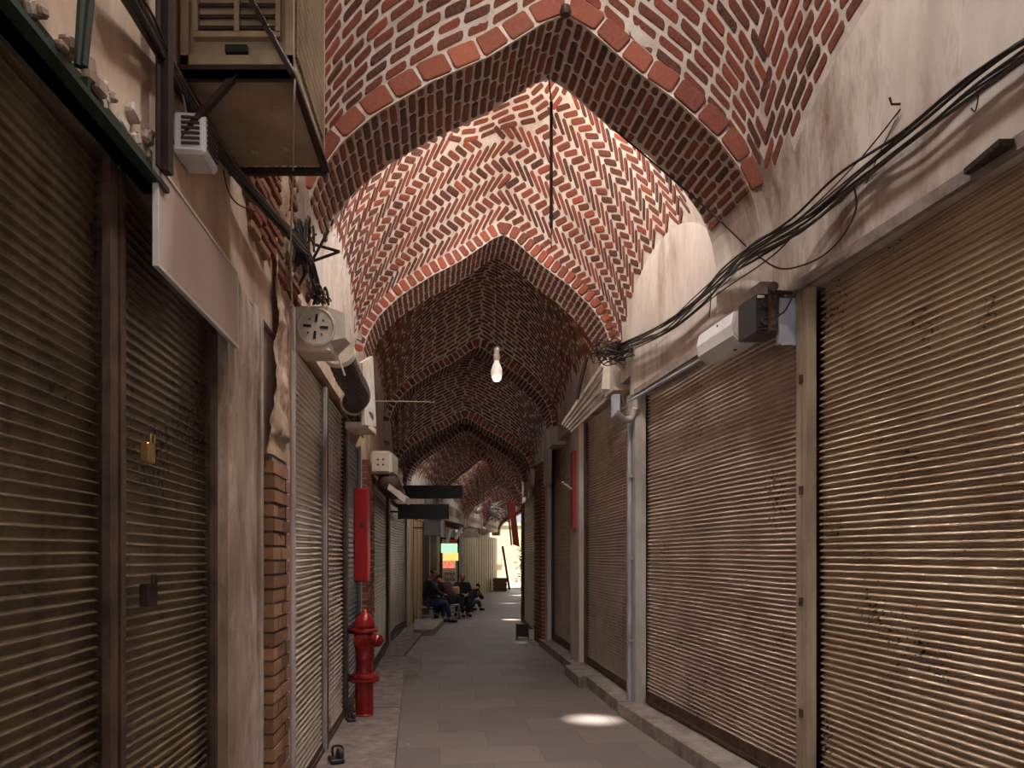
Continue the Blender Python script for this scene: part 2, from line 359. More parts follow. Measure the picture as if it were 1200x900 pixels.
# z below which a bay's brick is plastered over, per side
def zpl(bi, side, sv):
    if bi==0: return (3.98 if side>0 else 3.6)
    if bi==1: return (4.22-.33*max(0,sv)*2+.12*math.sin(sv*7) if side>0 else 3.64)
    if bi in(-1,-2): return 3.8
    return 3.4 if bi==2 else 3.0
def build_bay(i, bi, bay, pattern, bricks=True, nu=64, nv=40):
    mb=MB()
    def isplaster(p,t,sv):
        return p.z+.16*nz(p,1.9)+.05*nz(p,7) < zpl(bi, t, sv)
    hc=None
    if bay.hole:
        hc=bay.raw(bay.ho[0],bay.ho[1])
    def fn(u,v): return bay.raw(-1+2*u,-1+2*v)
    def mf(u,v):
        p=bay.raw(-1+2*u,-1+2*v)
        if hc is not None and (p.xy-hc.xy).length<bay.hole+.06: return None
        return 2 if isplaster(p,-1+2*u,-1+2*v) else 0
    mb.grid(fn,nu,nv,0,mf)
    for e in (-1,1):
        def lf(u,v,e=e):
            p=bay.raw(e,-1+2*u); zb=3.40 if p.y<11.9 else 2.7
            return Vector((p.x,p.y,zb+(p.z-zb)*v))
        mb.grid(lf,nv,8,2)
    if hc is not None:       # brick ring and short shaft of the roof opening
        n=28
        for r0,r1,za,zb in ((bay.hole,bay.hole+.14,-.0,.35),):
            vs=[];fs=[]
            for (r,z) in ((r1+.05,-.02),(r0,-.04),(r0,zb),(r1+.1,zb)):
                for k in range(n):
                    a=2*math.pi*k/n
                    pz=hc.z
                    if z<=0:
                        # follow the dome
                        pz=hc.z-.55*bay.rise*((r/ (abs(bay.q1-bay.q0)/2))**2)
                    vs.append(Vector((hc.x+math.cos(a)*r,hc.y+math.sin(a)*r,pz+z)))
            for j in range(3):
                for k in range(n): fs.append((j*n+k,(j+1)*n+k,(j+1)*n+(k+1)%n,j*n+(k+1)%n))
            mb.add(vs,fs,1,.5)
    if bricks:
        def put(a,b,la,lb,ang):
            p,t,sv=bay.S(a,b)
            if abs(a)>bay.A/2-.05 or b<lb*.35 or b>bay.B-lb*.35: return
            if hc is not None and (p.xy-hc.xy).length<bay.hole+.2: return
            if isplaster(p,t,sv) : return
            brick_poly(mb, lambda x,y,h:bay.S(x,y,h)[0], a,b,la,lb,ang, random.uniform(.004,.008),1,rt())
        if pattern=='course':
            pb=.066; pa=.205; nb=int(bay.B/pb); pb=bay.B/nb
            for j in range(nb):
                off=random.uniform(0,pa)
                a=-bay.A/2+off*.5
                while a<bay.A/2:
                    l=.185*random.uniform(.85,1.08); put(a+l/2,(j+.5)*pb,l,.046,random.uniform(-.02,.02)); a+=l+.022
        elif pattern=='herring':
            ws=.15; nb=int(bay.B/ws); ws=bay.B/nb; RC=.72
            r_=.22
            while r_<RC-.02:
                n=int(2*math.pi*r_/.20); off=random.random()
                for k in range(n):
                    th=2*math.pi*(k+off)/n
                    put(math.cos(th)*r_,bay.B*.52+math.sin(th)*r_,.175,.048,th+math.pi/2)
                r_+=.066
            for j in range(nb):
                ang=math.radians(47 if j%2 else -47)
                na=int(bay.A/.084)
                for k in range(na):
                    aa=-bay.A/2+(k+.5)*.084; bb=(j+.5)*ws
                    if math.hypot(aa-.0,bb-bay.B*.52)<RC: continue
                    put(aa,bb,.182,.05,ang+random.uniform(-.04,.04))
        elif pattern=='fan':
            pb=.078; nb=int(bay.B/pb); pb=bay.B/nb; pa=.215
            def side_zone(a,b):
                sb=abs(b/bay.B*2-1); ta=abs(a)/(bay.A/2)
                return ta>.50+.42*sb**1.2
            for j in range(nb):
                a=-bay.A/2+random.uniform(0,.1)
                while a<bay.A/2:
                    l=.19*random.uniform(.8,1.08)
                    if not side_zone(a+l/2,(j+.5)*pb): put(a+l/2,(j+.5)*pb,l,.06,random.uniform(-.03,.03))
                    a+=l+.02
            na=int(bay.A/.072)
            for k in range(na):
                a=-bay.A/2+(k+.5)*.072; b=random.uniform(0,.1)
                while b<bay.B:
                    l=.19*random.uniform(.8,1.08)
                    if side_zone(a,b+l/2): put(a,b+l/2,.056,l,random.uniform(-.03,.03))
                    b+=l+.02
    o=mb.build('ceiling',[M['mortar'],M['brick'],M['plaster']]); struct(o); return o
def build_rib(q0,q1,H,zs,idx):
    mb=MB(); prof=E+.32
    # arc table
    tab=[];L=0;prev=None
    for i in range(121):
        t=-1+2*i/120; p=ribpt(q0,t,0,H,zs)
        if prev is not None: L+=(p-prev).length
        tab.append((L,t)); prev=p
    def inv(x):
        if x<=0: return -1.
        if x>=L: return 1.
        lo,hi=0,120
        while hi-lo>1:
            mid=(lo+hi)//2
            if tab[mid][0]<=x: lo=mid
            else: hi=mid
        return tab[lo][1]+(tab[hi][1]-tab[lo][1])*(x-tab[lo][0])/(tab[hi][0]-tab[lo][0])
    D=q1-q0
    zb=zs-.18
    pl=lambda z,y,right:(z+.06*nz((z*3,y*3,idx),2)) < ((3.78 if right else 3.55) if idx==3 else zs+.12)
    n=80
    def isec(q,h):    # arch line with straight feet
        pts=[Vector((*sta(q,-1).xy,zb))]+[ribpt(q,-1+2*i/n,h,H,zs) for i in range(n+1)]+[Vector((*sta(q,1).xy,zb))]
        return pts
    def ins(pts,h):   # inset the feet into the passage by a little
        out=[]
        for k,p in enumerate(pts):
            t=(k-1)/n*2-1; t=max(-1,min(1,t)); w=max(0,(abs(t)-.8)/.2)**2*.07
            out.append(Vector((p.x-(w if t>0 else -w),p.y,p.z)))
        return out
    I0=ins(isec(q0,0),0); I1=ins(isec(q1,0),0); O0=isec(q0,prof); O1=isec(q1,prof)
    m=len(I0)
    for k in range(m-1):
        z=(I0[k].z+I0[k+1].z)/2; mi=3 if pl(z,I0[k].y,k>m/2) else 0
        mb.add([I0[k],I0[k+1],I1[k+1],I1[k]],[(0,1,2,3)],mi)
        if 0<k<m-2:
            mb.add([O0[k],O0[k+1],I0[k+1],I0[k]],[(0,1,2,3)],mi)
            mb.add([O1[k],O1[k+1],I1[k+1],I1[k]],[(3,2,1,0)],mi)
    for k,sg in ((0,-1),(m-1,1)):
        a=I0[k];b=I1[k]; X=Vector((sg*.35,0,0)); T=Vector((0,0,zs+.45-zb)); e=Vector((-sg*.004,0,0)); ey=Vector((0,-.004,0)); a=a+ey; b=b-ey
        c=[a+e,a+X,b+X,b+e] if sg>0 else [a+X,a+e,b+e,b+X]
        mb.hexa(c+[p+T for p in c],3)
    def S(a,b,h):
        t=inv(a); q=q0+b; p=ribpt(q,t,0,H,zs)
        w=max(0,(abs(t)-.8)/.2)**2*.07; p.x-=w if t>0 else -w
        e=.02; d=ribpt(q,min(1,t+e),0,H,zs)-ribpt(q,max(-1,t-e),0,H,zs)
        nn=Vector((d.z,0,-d.x)).normalized()
        if nn.z>0: nn=-nn
        return p+nn*h
    # soffit bricks, long side along the passage
    na=int(L/.064); pa=L/na
    for k in range(na):
        a=(k+.5)*pa; b=random.choice((.0,-.1,-.05))
        while b<D:
            l=.19*random.uniform(.85,1.05); b0=max(b,.012); b1=min(b+l,D-.012)
            if b1-b0>.04:
                p=S(a,(b0+b1)/2,0)
                if not pl(p.z,p.y,a>L/2): brick_poly(mb,S,a,(b0+b1)/2,.048,b1-b0,random.uniform(-.03,.03),.009,1,rt()*.8)
            b+=l+.018
    # voussoir ring on the front and back faces
    big = idx==3
    ph=.19 if big else .085
    nr=int(L/ph); ph=L/nr
    for k in range(nr):
        a=(k+.5)*ph
        for qq,sg in ((q0,-1),(q1,1)):
            def R(x,y,h,qq=qq,sg=sg):
                t=inv(x); p=ribpt(qq,t,0,H,zs); d=ribpt(qq,min(1,t+.02),0,H,zs)-ribpt(qq,max(-1,t-.02),0,H,zs)
                nn=Vector((-d.z,0,d.x)).normalized()
                w=max(0,(abs(t)-.8)/.2)**2*.07; p.x-=w if t>0 else -w
                return p+nn*y+Vector((0,sg*h,0))
            p=R(a,.06,0)
            if pl(p.z,p.y,a>L/2): continue
            brick_poly(mb,R,a,.068,ph-.014,.125,random.uniform(-.03,.03),.012,2 if big else 1,rt() if big else min(1,rt()+.25),.014)
    o=mb.build('ceiling',[M['mortar'],M['brick'],M['square'],M['plaster']]); struct(o); return o
bays=[]
spec={-2:('course',.9,0),-1:('course',.9,.3),0:('fan',.95,.22),1:('herring',.85,.2),2:('course',.7,0),3:('course',.3,.08),4:('course',.04,0),5:('course',.6,.2),6:('course',.6,.25),7:('course',.5,.25),8:('course',.4,0)}
HOLES=[]
for i in range(len(RIBS)-1):
    bi=i-2
    if bi>8 or bi<-2: continue
    a=RIBS[i];b=RIBS[i+1]
    pat,rise,hole=spec[bi]
    ho={1:(-.02,-.36),3:(.2,-.62),5:(.35,-.5),0:(0,-.3)}.get(bi,(0,0))
    bay=Bay(a[1],b[0],a[2],a[3],b[2],b[3],rise,hole,ho)
    build_bay(i,bi,bay,pat,bricks=bi>=-1)
    if hole: HOLES.append((bi,bay.raw(*ho),hole))
for i,(q0,q1,H,zs) in enumerate(RIBS): build_rib(q0,q1,H,zs,i)

# ------------------------------------------------------------------ walls, floor, kerbs
mb=MB(); mb.grid(lambda u,v:Vector((-4+8*u,-6+50*v,0)),8,50); struct(mb.build('floor',M['floor']))
Y0,Y1=-5.0,34.0
# upper wall bands. The doors sit in openings below them.
def topz(side,y):
    if side=='R': return 3.10 if y<7.3 else (3.3 if y<12.6 else 2.95)
    return 2.66 if y<4.2 else (2.85 if y<8.2 else 2.55)
def bandtop(y): return 3.42 if y<12 else 3.0
for side,mm in (('R',M['plaster']),('L',M['plaster_l'])):
    mb=MB()
    segs={'R':[(-5,4.33),(4.33,7.25),(7.25,10.2),(10.2,12.6),(12.6,17.2),(17.2,26),(26,34)],'L':[(-5,2.05),(2.05,4.2),(4.2,8.2),(8.2,12.5),(12.5,18),(18,26),(26,34)]}[side]
    for a,b in segs:
        n=max(1,int((b-a)/1.5))
        for k in range(n):
            y0=a+(b-a)*k/n;y1=a+(b-a)*(k+1)/n
            wbox(mb,side,y0,y1,-.45,0,topz(side,(a+b)/2),bandtop((a+b)/2))
    wbox(mb,side,-5,34,-.55,-.42,0,3.42,0,.5,30); wbox(mb,side,-5,12.6,-.16,-.004,3.38,5.3,0,.5,14); wbox(mb,side,12.6,34,-.16,-.004,2.9,4.6,0,.5,20)
    if side=='L':
        # straight run of the pier between brick and shutters
        for a,b in ((4.08,4.30),(7.95,9.22),(12.3,12.6),(15.8,16.2),(20.2,21.2),(25,25.3)):
            wbox(mb,side,a,b,-.45,-.02,0,2.9)
    else:
        for a,b in ((9.85,10.45),(12.5,12.7),(16.95,18)):
            wbox(mb,side,a,b,-.45,-.02,0,3.3)
    struct(mb.build('wall_left' if side=='L' else 'wall_right',mm))
# fractured plaster: rough raised lumps along the lintel, left
mb=MB()
for k in range(22):
    u=random.uniform(20,185); p=W('L',u,10+1.16*(u-20)-random.uniform(2,30),.0)
    p.z=min(max(p.z,2.67),2.74)
    r=random.uniform(.008,.02)
    c=[p+Vector((0,random.uniform(-1,1)*r*1.6,random.uniform(-1,1)*r)) for _ in range(1)][0]
    mb.cbox(-.012,.012+random.random()*.012,-r*1.5,r*1.5,-r,r,.006,Matrix.Translation(c)@Matrix.Rotation(random.uniform(-.6,.6),4,'X'))
struct(mb.build('trim_1',M['pilaster']))
# end caps of the corridor behind the camera are left open to let light in
# raised left walkway
def slab(name,pts,z,mat,thick=None):
    mb=MB(); n=len(pts); zb=0.0
    vs=[Vector((x,y,zb)) for x,y in pts]+[Vector((x,y,z)) for x,y in pts]
    fs=[tuple(range(n))[::-1],tuple(range(n,2*n))]+[(k,(k+1)%n,n+(k+1)%n,n+k) for k in range(n)]
    mb.add(vs,fs); return struct(mb.build(name,mat))
def kx(y): return interp([(0,-.25),(5.1,-.80),(6.66,-1.01),(9.3,-1.36)],y)
def pave(ya,yb,z,xfn,name):
    slab(name,[(xfn(ya),ya),(xfn(yb),yb),(Lf(yb)-.3,yb),(Lf(ya)-.3,ya)],z,M['concrete'])
pave(-4.5,2.6,.08,kx,'trim_2')
for i,(a,b) in enumerate(((2.62,4.6),(4.625,7.13),(7.17,9.3))): pave(a,b,.08,kx,'trim_%d'%(3+i))
pave(9.35,11.0,.05,lambda y:-1.16-.02*(y-9.3)*5,'trim_6')
pave(11.05,14.2,.05,lambda y:-1.62-.03*(y-11),'trim_7')
# right kerb, in lengths
for i,(a,b,w) in enumerate(((-4.5,1.5,.24),(1.52,3.9,.24),(3.92,7.2,.24),(7.24,9.2,.22),(9.22,12.6,.2))):
    mb=MB(); wbox(mb,'R',a,b,-.42,w-.10,0,.12,0,.5,4); struct(mb.build('trim_%d'%(8+i),M['kerb']))

# ------------------------------------------------------------------ roller shutters
PR_ROUND=[(0,.02),(.05,0),(.34,0),(.37,.12),(.41,.85),(.46,1),(.56,.97),(.72,.74),(.86,.42),(.95,.15)]
PR_FLAT=[(0,.0),(.05,0),(.5,.05),(.64,.08),(.67,.2),(.71,.9),(.77,1),(.86,.8),(.95,.3)]
SG={'L':'roller shutters along the left wall','R':'roller shutters along the right wall'}
def shutter(side,ya,yb,z0,z1,out,pitch,prof,depth,mat,label,rails=(.05,.05),railm=None,botm=None,both=.09,sag=.006,locks=(),group=None,tilt=0):
    ym=(ya+yb)/2
    root=thing('roller_shutter',wp(side,ym,out,z0),label,'roller shutter',group or SG[side])
    mb=MB(); zs=[];zz_=z0+both
    while zz_<z1:
        for f,d in prof:
            if zz_+f*pitch<z1: zs.append((zz_+f*pitch,d*depth))
        zz_+=pitch
    nc=max(6,int((yb-ya)/.16))
    sd=random.uniform(0,50)
    def fn(u,v):
        j=int(round(v*(len(zs)-1))); z,d=zs[j]; y=ya+(yb-ya)*u
        w=nz((y*1.3+sd,z*1.1,sd),1.0)*sag+nz((y*4+sd,z*5,sd),1.)*sag*.12
        return wp(side,y,out+d+w,z+nz((y*.8+sd,z*.4,3),1)*.008+tilt*(y-ym))
    mb.grid(fn,nc,len(zs)-1); c=mb.build('curtain',mat,root,smooth=True)
    if side=='R': pass
    mb=MB(); wbox(mb,side,ya,yb,out-.015,out+.03,z0+.005,z0+both+.012,0,.5,3); wbox(mb,side,ya,yb,out+.03,out+.045,z0+.005,z0+.03); mb.build('bottom_rail',botm or M['rust'],root)
    rm=railm or M['rust']
    for (ye,sg,w) in ((ya,1,rails[0]),(yb,-1,rails[1])):
        if not w: continue
        mb=MB(); a,b=(ye-.008,ye+.02) if sg>0 else (ye-.02,ye+.008)
        e0,e1=(ye-w,ye+.012) if sg>0 else (ye-.012,ye+w)
        wbox(mb,side,e0,e1,out+depth+.012,out+depth+.034,z0,z1)                       # front flange
        o0,o1=(ye-w,ye-w+.012) if sg>0 else (ye+w-.012,ye+w)
        wbox(mb,side,o0,o1,out-.03,out+depth+.012,z0,z1); wbox(mb,side,e0,e1,out-.04,out-.03,z0,z1)
        mb.build('guide_rail',rm,root)
    for (u,v,kind) in locks:
        mb=MB(); p=W(side,u,v,out+depth+.03); s=1 if side=='L' else -1
        T=Matrix.Translation(p)
        if kind=='hasp':
            mb.cbox(-.012,.018,-.03,.03,-.035,.035,.004,T); mb.tube([p+Vector((s*.02,-.012,.03)),p+Vector((s*.02,-.012,.06)),p+Vector((s*.02,.012,.06)),p+Vector((s*.02,.012,.03))],.004,6)
            mb.build('lock',M['darksteel'],root)
        else:
            mb.cbox(-.01,.02,-.022,.022,-.032,.032,.005,T); mb.tube([p+Vector((s*.02,-.012,.03)),p+Vector((s*.02,-.012,.055)),p+Vector((s*.02,.012,.055)),p+Vector((s*.02,.012,.03))],.004,6)
            mb.build('padlock',plain('brass lock',srgb(176,136,88),.4,.7),root)
    return root
sl=shutter
l1=sl('L',-.6,2.0,.08,2.62,-.10,.0315,PR_FLAT,.015,M['slat_l1'],'large dull olive roller shutter nearest on the left, under the green lintel beam',(.03,.035),M['rust'],sag=.008)
l2=sl('L',2.075,2.93,.08,2.62,-.10,.0315,PR_FLAT,.015,M['slat_l1'],'brown roller shutter on the left below the blank sign board, closed with a padlock',(.02,.02),M['rust'],locks=((171,531,'brass'),(173,697,'hasp')))
l3=sl('L',4.34,5.54,.08,2.80,-.07,.040,PR_ROUND,.024,M['slat_l3'],'pale galvanised roller shutter just beyond the rough brick pier on the left',(.05,.03),M['postwhite'],both=.05)
l4=sl('L',5.63,6.74,.08,2.80,-.07,.040,PR_ROUND,.024,M['slat_l3'],'narrow pale roller shutter next to the fire hydrant on the left',(.03,.03),M['rust'],both=.05)
l5=sl('L',6.84,7.9,.08,2.7,-.05,.05,PR_FLAT,.010,M['slat_g'],'blue grey slatted shutter behind the red fire hydrant',(.03,.03),M['slat_g'],both=.05)
l6=sl('L',9.3,12.2,.05,2.5,-.05,.05,PR_ROUND,.014,M['slat_l1'],'brownish roller shutter beyond the hydrant under the box with four holes',(.05,.05),M['rust'])
l7=sl('L',12.65,15.7,.05,2.5,-.05,.05,PR_ROUND,.012,M['slat_w'],'whitish roller shutter on the left before the tan door',(.05,.05),M['postwhite'])
r1=sl('R',-.2,4.27,.13,3.12,-.13,.038,PR_ROUND,.026,M['slat_r1'],'large cream dusty roller shutter nearest on the right',(.05,.0),M['railgrey'],sag=.012)
r2=sl('R',4.40,7.12,.13,3.12,-.15,.035,PR_ROUND,.026,M['slat_r2'],'wide steel roller shutter on the right below the white boxed unit',(.0,.0),M['railgrey'],both=.10,sag=.01)
r3=sl('R',7.42,9.78,.13,3.3,-.14,.034,PR_ROUND,.026,M['slat_r2'],'roller shutter on the right between the grey white post and the red strip',(.03,.04),M['rust'],both=.07)
r4=sl('R',10.5,12.45,.13,3.3,-.14,.034,PR_ROUND,.020,M['slat_r2'],'dim roller shutter on the right just before the dark brick pillar',(.04,.04),M['darksteel'])
r5=sl('R',13.6,16.75,.0,2.95,-.05,.05,PR_ROUND,.014,M['slat_w'],'far roller shutter on the right beyond the dark brick pillar',(.05,.05),M['rust'])

# posts between the right shutters
r=thing('shutter_post',wp('R',4.33,-.05,.12),'cream chipped steel post between the two nearest right shutters','post')
mb=MB(); wbox(mb,'R',4.285,4.33,-.09,-.035,.12,3.1); mb.build('channel',M['railgrey'],r)
mb=MB(); wbox(mb,'R',4.335,4.385,-.09,-.03,.12,3.1); mb.build('channel',M['railgrey'],r)
mb=MB()
for z in (.6,1.25,1.9,2.55):
    mb=MB(); wbox(mb,'R',4.32,4.35,-.036,-.024,z,z+.05); mb.build('weld_plate',M['rust'],r)
r=thing('shutter_post',wp('R',7.27,-.05,.12),'grey white peeling steel post with conduit between right shutters','post')
mb=MB(); wbox(mb,'R',7.15,7.27,-.12,-.02,.12,3.12); mb.build('post_body',M['postwhite'],r)
mb=MB(); wbox(mb,'R',7.29,7.38,-.12,.0,.12,3.12); mb.build('channel',M['postwhite'],r)
mb=MB(); mb.tube([wp('R',7.26,.0,.12),wp('R',7.26,.0,2.9)],.02,10); mb.build('conduit',M['bluewhite'],r)
mb=MB()
for z in (.7,1.5,2.3):
    mb=MB(); wbox(mb,'R',7.22,7.30,-.02,.025,z,z+.03); mb.build('clamp',M['postwhite'],r)

# ------------------------------------------------------------------ brick piers and pilasters
def brick_pier(side,ya,yb,o0,o1,z0,z1,ph,mat,name,bl=.2,smat=None):
    mb=MB(); wbox(mb,side,ya+.006,yb-.006,o0,o1-.006,z0,z1,0)
    n=int((z1-z0)/ph)
    for k in range(n):
        z=z0+k*ph
        L=yb-ya; nb=max(1,round(L/bl)); off=(k%2)*.5
        xs=[0]+[min(1,max(0,(j+off)/nb)) for j in range(1,nb+ (0 if off==0 else 0))]+[1]
        if off: xs=sorted(set([0]+[ (j+.5)/nb for j in range(nb)]+[1]))
        for a,b in zip(xs,xs[1:]):
            if b-a<.05: continue
            e=random.uniform(0,.012)
            g=ph*.09
            wbox(mb,side,ya+L*a+(.004 if a>0 else -e*.5),ya+L*b-(.004 if b<1 else -.002),o1-.09,o1+e,z+g,z+ph-g,1,rt())
        # return face looking towards the camera
        m2=max(1,round((o1-o0)/bl)); 
        e=random.uniform(0,.012)
        if o1-.09>o0: wbox(mb,side,ya-e,ya+.05,o0,o1-.095+(k%2)*.0,z+ph*.09,z+ph*.91,1,rt())
    return struct(mb.build(name,[M['mortar'] if smat is None else smat,mat]))
wn=13
brick_pier('L',3.70,4.08,-.3,.0,.08,2.06,.072,M['brick_y'],'trim_13',.19,M['concrete'])
brick_pier('L',8.15,8.95,-.1,.04,.08,2.6,.07,M['brick'],'trim_14')
brick_pier('R',12.75,13.45,-.3,.03,.0,3.2,.07,M['brick'],'trim_15')
brick_pier('R',16.9,17.3,-.2,.02,.0,3.0,.07,M['brick'],'trim_16')
# near-left pilaster and ragged plastered pier above the brick
mb=MB()
def pil(u,v):
    y=2.955+.485*u; z=.08+2.6*v
    return wp('L',y,.0+.012*nz((y*9,z*3,0),1)-(.03 if u in(0,1) else 0),z)
mb.grid(pil,10,60)
wbox(mb,'L',2.955,3.44,-.4,-.012,.08,2.66)
wbox(mb,'L',3.40,3.455,-.1,.012,.08,2.66)
struct(mb.build('trim_17',M['pilaster'],smooth=False))
mb=MB()
def rag(u,v):
    y=3.66+.50*u; z=2.05+1.75*v
    o=.015+.05*nz((y*5,z*2.2,5),1)+.03*nz((y*14,z*6,2),1)+.014*nz((y*40,z*22,8),1)
    if v<.06: o=min(o,.0)
    return wp('L',y,o,z)
mb.grid(rag,40,110)
wbox(mb,'L',3.66,4.16,-.4,-.03,2.05,3.7)
struct(mb.build('trim_18',M['plaster_l'],smooth=True))
mb=MB(); wbox(mb,'L',3.46,3.68,-.42,-.14,.08,2.7); struct(mb.build('trim_19',M['concrete']))
# exposed uneven brickwork of the spandrel at the vault foot on the left
mb=MB()
for k in range(11):
    z=2.98+k*.062
    y=3.02+.35*max(0,(3.3-z))+random.uniform(0,.08)
    while y<4.2:
        l=random.uniform(.11,.19)
        if nz((y*3,z*4,1),1)>-.28:
            c=wp('L',y+l/2,random.uniform(.0,.012),z+.02*math.sin(y*5))
            mb.cbox(-.03,.022,-l/2+.009,l/2-.009,-.023,.023,.009,Matrix.Translation(c)@Matrix.Rotation(-.10+random.uniform(-.06,.06),4,'X'),random.randint(0,1))
        y+=l
struct(mb.build('trim_20',[M['brick'],M['brick_y']]))
# thin plaster wall step over right shutter corner + soffit edge
mb=MB(); wbox(mb,'R',.0,4.3,-.02,.012,3.08,3.14,0,.5,4); wbox(mb,'R',4.75,7.1,-.02,.01,3.08,3.13,0,.5,3); struct(mb.build('trim_21',M['concrete']))

# ------------------------------------------------------------------ green lintel beam and thin strut, left
b0=wp('L',1.0,0,2.6)
r=thing('lintel_beam',wp('L',1.2,.02,2.6),'dark green steel lintel beam above the nearest left shutters','beam')
mb=MB(); wbox(mb,'L',-.5,2.16,-.03,.045,2.60,2.615); wbox(mb,'L',-.5,2.16,-.03,.02,2.645,2.66); wbox(mb,'L',-.5,2.16,-.03,.012,2.6,2.66); mb.build('flange',M['green'],r)
mb=MB()
for y in (.9,1.3,1.7,2.05): wbox(mb,'L',y,y+.012,0,.025,2.615,2.645)
mb.build('stiffener',M['green'],r)
mb=MB()
p=W('L',92,78,.05); q=at(98,-25,p.y)
mb.tube([p,q],.010,6); mb.tube([p+Vector((.012,0,0)),q+Vector((.02,0,0))],.008,6)
tag(mb.build('steel_strut',M['green'],loc=p),'thin grey green upright strut rising from the green lintel beam','strut')
mb=MB()
p=W('L',193,200,.05); mb.box(-.012,.012,-.004,.03,0,1.25,Matrix.Translation(p)); mb.box(-.012,-.006,-.03,.0,0,1.25,Matrix.Translation(p))
BR=thing('wall_bracket',p,'rusty angle iron wall bracket carrying the air cooler','bracket')
mb.build('upright',M['darksteel'],BR)

# ------------------------------------------------------------------ air cooler
X0=Lf(2.35)+.06; zc=3.08
ya,yb=2.34,2.92; xl=-1.045; xr=-.690
def sx(y): return -.0977*(y-ya)
r=thing('air_cooler',((xl+xr)/2,(ya+yb)/2,zc),'boxy cream evaporative air cooler mounted high on the left wall','air cooler')
def cq(x,y,z): return Vector((x+sx(y)*.8,y,z))
def cbx(mb,x0,x1,y0,y1,z0,z1,mi=0):
    mb.hexa([cq(x0,y0,z0),cq(x1,y0,z0),cq(x1,y1,z0),cq(x0,y1,z0),cq(x0,y0,z1),cq(x1,y0,z1),cq(x1,y1,z1),cq(x0,y1,z1)],mi)
mb=MB(); cbx(mb,xl+.015,xr-.015,ya+.02,yb-.02,zc+.012,zc+.72)
for xx in (xl,xr-.025):
    for yy in (ya,yb-.025): cbx(mb,xx,xx+.025,yy,yy+.025,zc,zc+.74)
for z in (zc+.01,zc+.72):
    cbx(mb,xl,xr,ya,ya+.022,z,z+.035); cbx(mb,xl,xr,yb-.022,yb,z,z+.035); cbx(mb,xl,xl+.022,ya,yb,z,z+.035); cbx(mb,xr-.022,xr,ya,yb,z,z+.035)
mb.build('cabinet',M['cooler'],r)
mb=MB(); cbx(mb,xl+.005,xr-.005,ya+.005,yb-.005,zc-.004,zc+.012)
for (a,b) in ((xl+.1,ya+.12),(xr-.1,ya+.2),(xr-.13,yb-.12),(xl+.1,yb-.1)): mb.lathe([(.016,-.012),(.018,0)],cq(a,b,zc-.002),(0,0,1),14)
mb.build('drip_tray',M['cooler'],r)
mb=MB()      # louvred front towards the camera
for (a,b) in ((xl+.055,(xl+xr)/2-.008),((xl+xr)/2+.008,xr-.055)):
    for k in range(13):
        z=zc+.13+k*.036
        mb.hexa([cq(a,ya+.004,z),cq(b,ya+.004,z),cq(b,ya+.022,z+.018),cq(a,ya+.022,z+.018),cq(a,ya+.004,z+.006),cq(b,ya+.004,z+.006),cq(b,ya+.022,z+.024),cq(a,ya+.022,z+.024)])
mb.build('louvre_grille',M['coolerdark'],r)
mb=MB(); z=zc+.09
for (a,b,c,d) in ((xl+.04,xl+.055,zc+.115,zc+.62),(xr-.055,xr-.04,zc+.115,zc+.62),((xl+xr)/2-.008,(xl+xr)/2+.008,zc+.115,zc+.62)): cbx(mb,a,b,ya-.004,ya+.02,c,d)
cbx(mb,xl+.04,xr-.04,ya-.004,ya+.02,zc+.10,zc+.118); mb.build('grille_frame',M['cooler'],r)
mb=MB(); cbx(mb,xl+.14,xl+.21,ya-.001,ya+.02,zc+.055,zc+.078); mb.build('handle_slot',M['black'],r)
mb=MB(); 
for k in range(30):
    y=ya+.05+k*.0165; cbx(mb,xr-.006,xr+.002,y,y+.006,zc+.08,zc+.66)
for k in range(14):
    z=zc+.09+k*.042; cbx(mb,xr-.006,xr+.001,ya+.05,yb-.05,z,z+.008)
mb.build('side_mesh',M['cooler'],r)
# bracket parts of the cooler
mb=MB(); cbx(mb,xl-.03,xr,ya-.03,ya-.005,zc-.045,zc-.02); cbx(mb,xl-.03,xr,ya-.03,ya-.024,zc-.045,zc-.004); mb.build('arm',M['darksteel'],BR)
mb=MB(); cbx(mb,xl-.03,xr,yb+.0,yb+.022,zc-.03,zc-.005); mb.build('arm',M['darksteel'],BR)
mb=MB(); p0=W('L',200,152,.02); mb.tube([Vector((xl-.01,ya-.02,2.83)),Vector((-.86,ya-.02,zc-.03))],.013,4); mb.build('brace',M['darksteel'],BR)
mb=MB(); mb.tube([cq(xr,ya-.01,zc-.02),cq(xr,yb,zc-.03)],.012,4); mb.build('side_rail',M['darksteel'],BR)
mb=MB(); a=at(283,-20,2.27); b=at(342,84,2.28); mb.tube([a,b,cq(xr+.012,yb,zc-.02)],.011,4)
tag(mb.build('steel_strap',M['darksteel'],loc=a),'dark diagonal steel strap across the front of the air cooler','strap')
# small louvred white box beneath
Yb=2.62
p=W('L',218,190,.03)
r=thing('junction_box',p,'small white louvred plastic box below the air cooler','box')
T=Matrix.Translation(p)@Matrix.Rotation(.09,4,'Z')
mb=MB(); mb.cbox(-.03,.07,-.04,.10,.01,.14,.010,T); mb.build('housing',M['white'],r)
mb=MB()
for k in range(6): mb.box(.0,.055,-.046,-.038,.035+k*.016,.042+k*.016,T)
for k in range(6): mb.box(.068,.075,-.02,.08,.035+k*.016,.042+k*.016,T)
mb.build('vent_slats',M['coolerdark'],r)
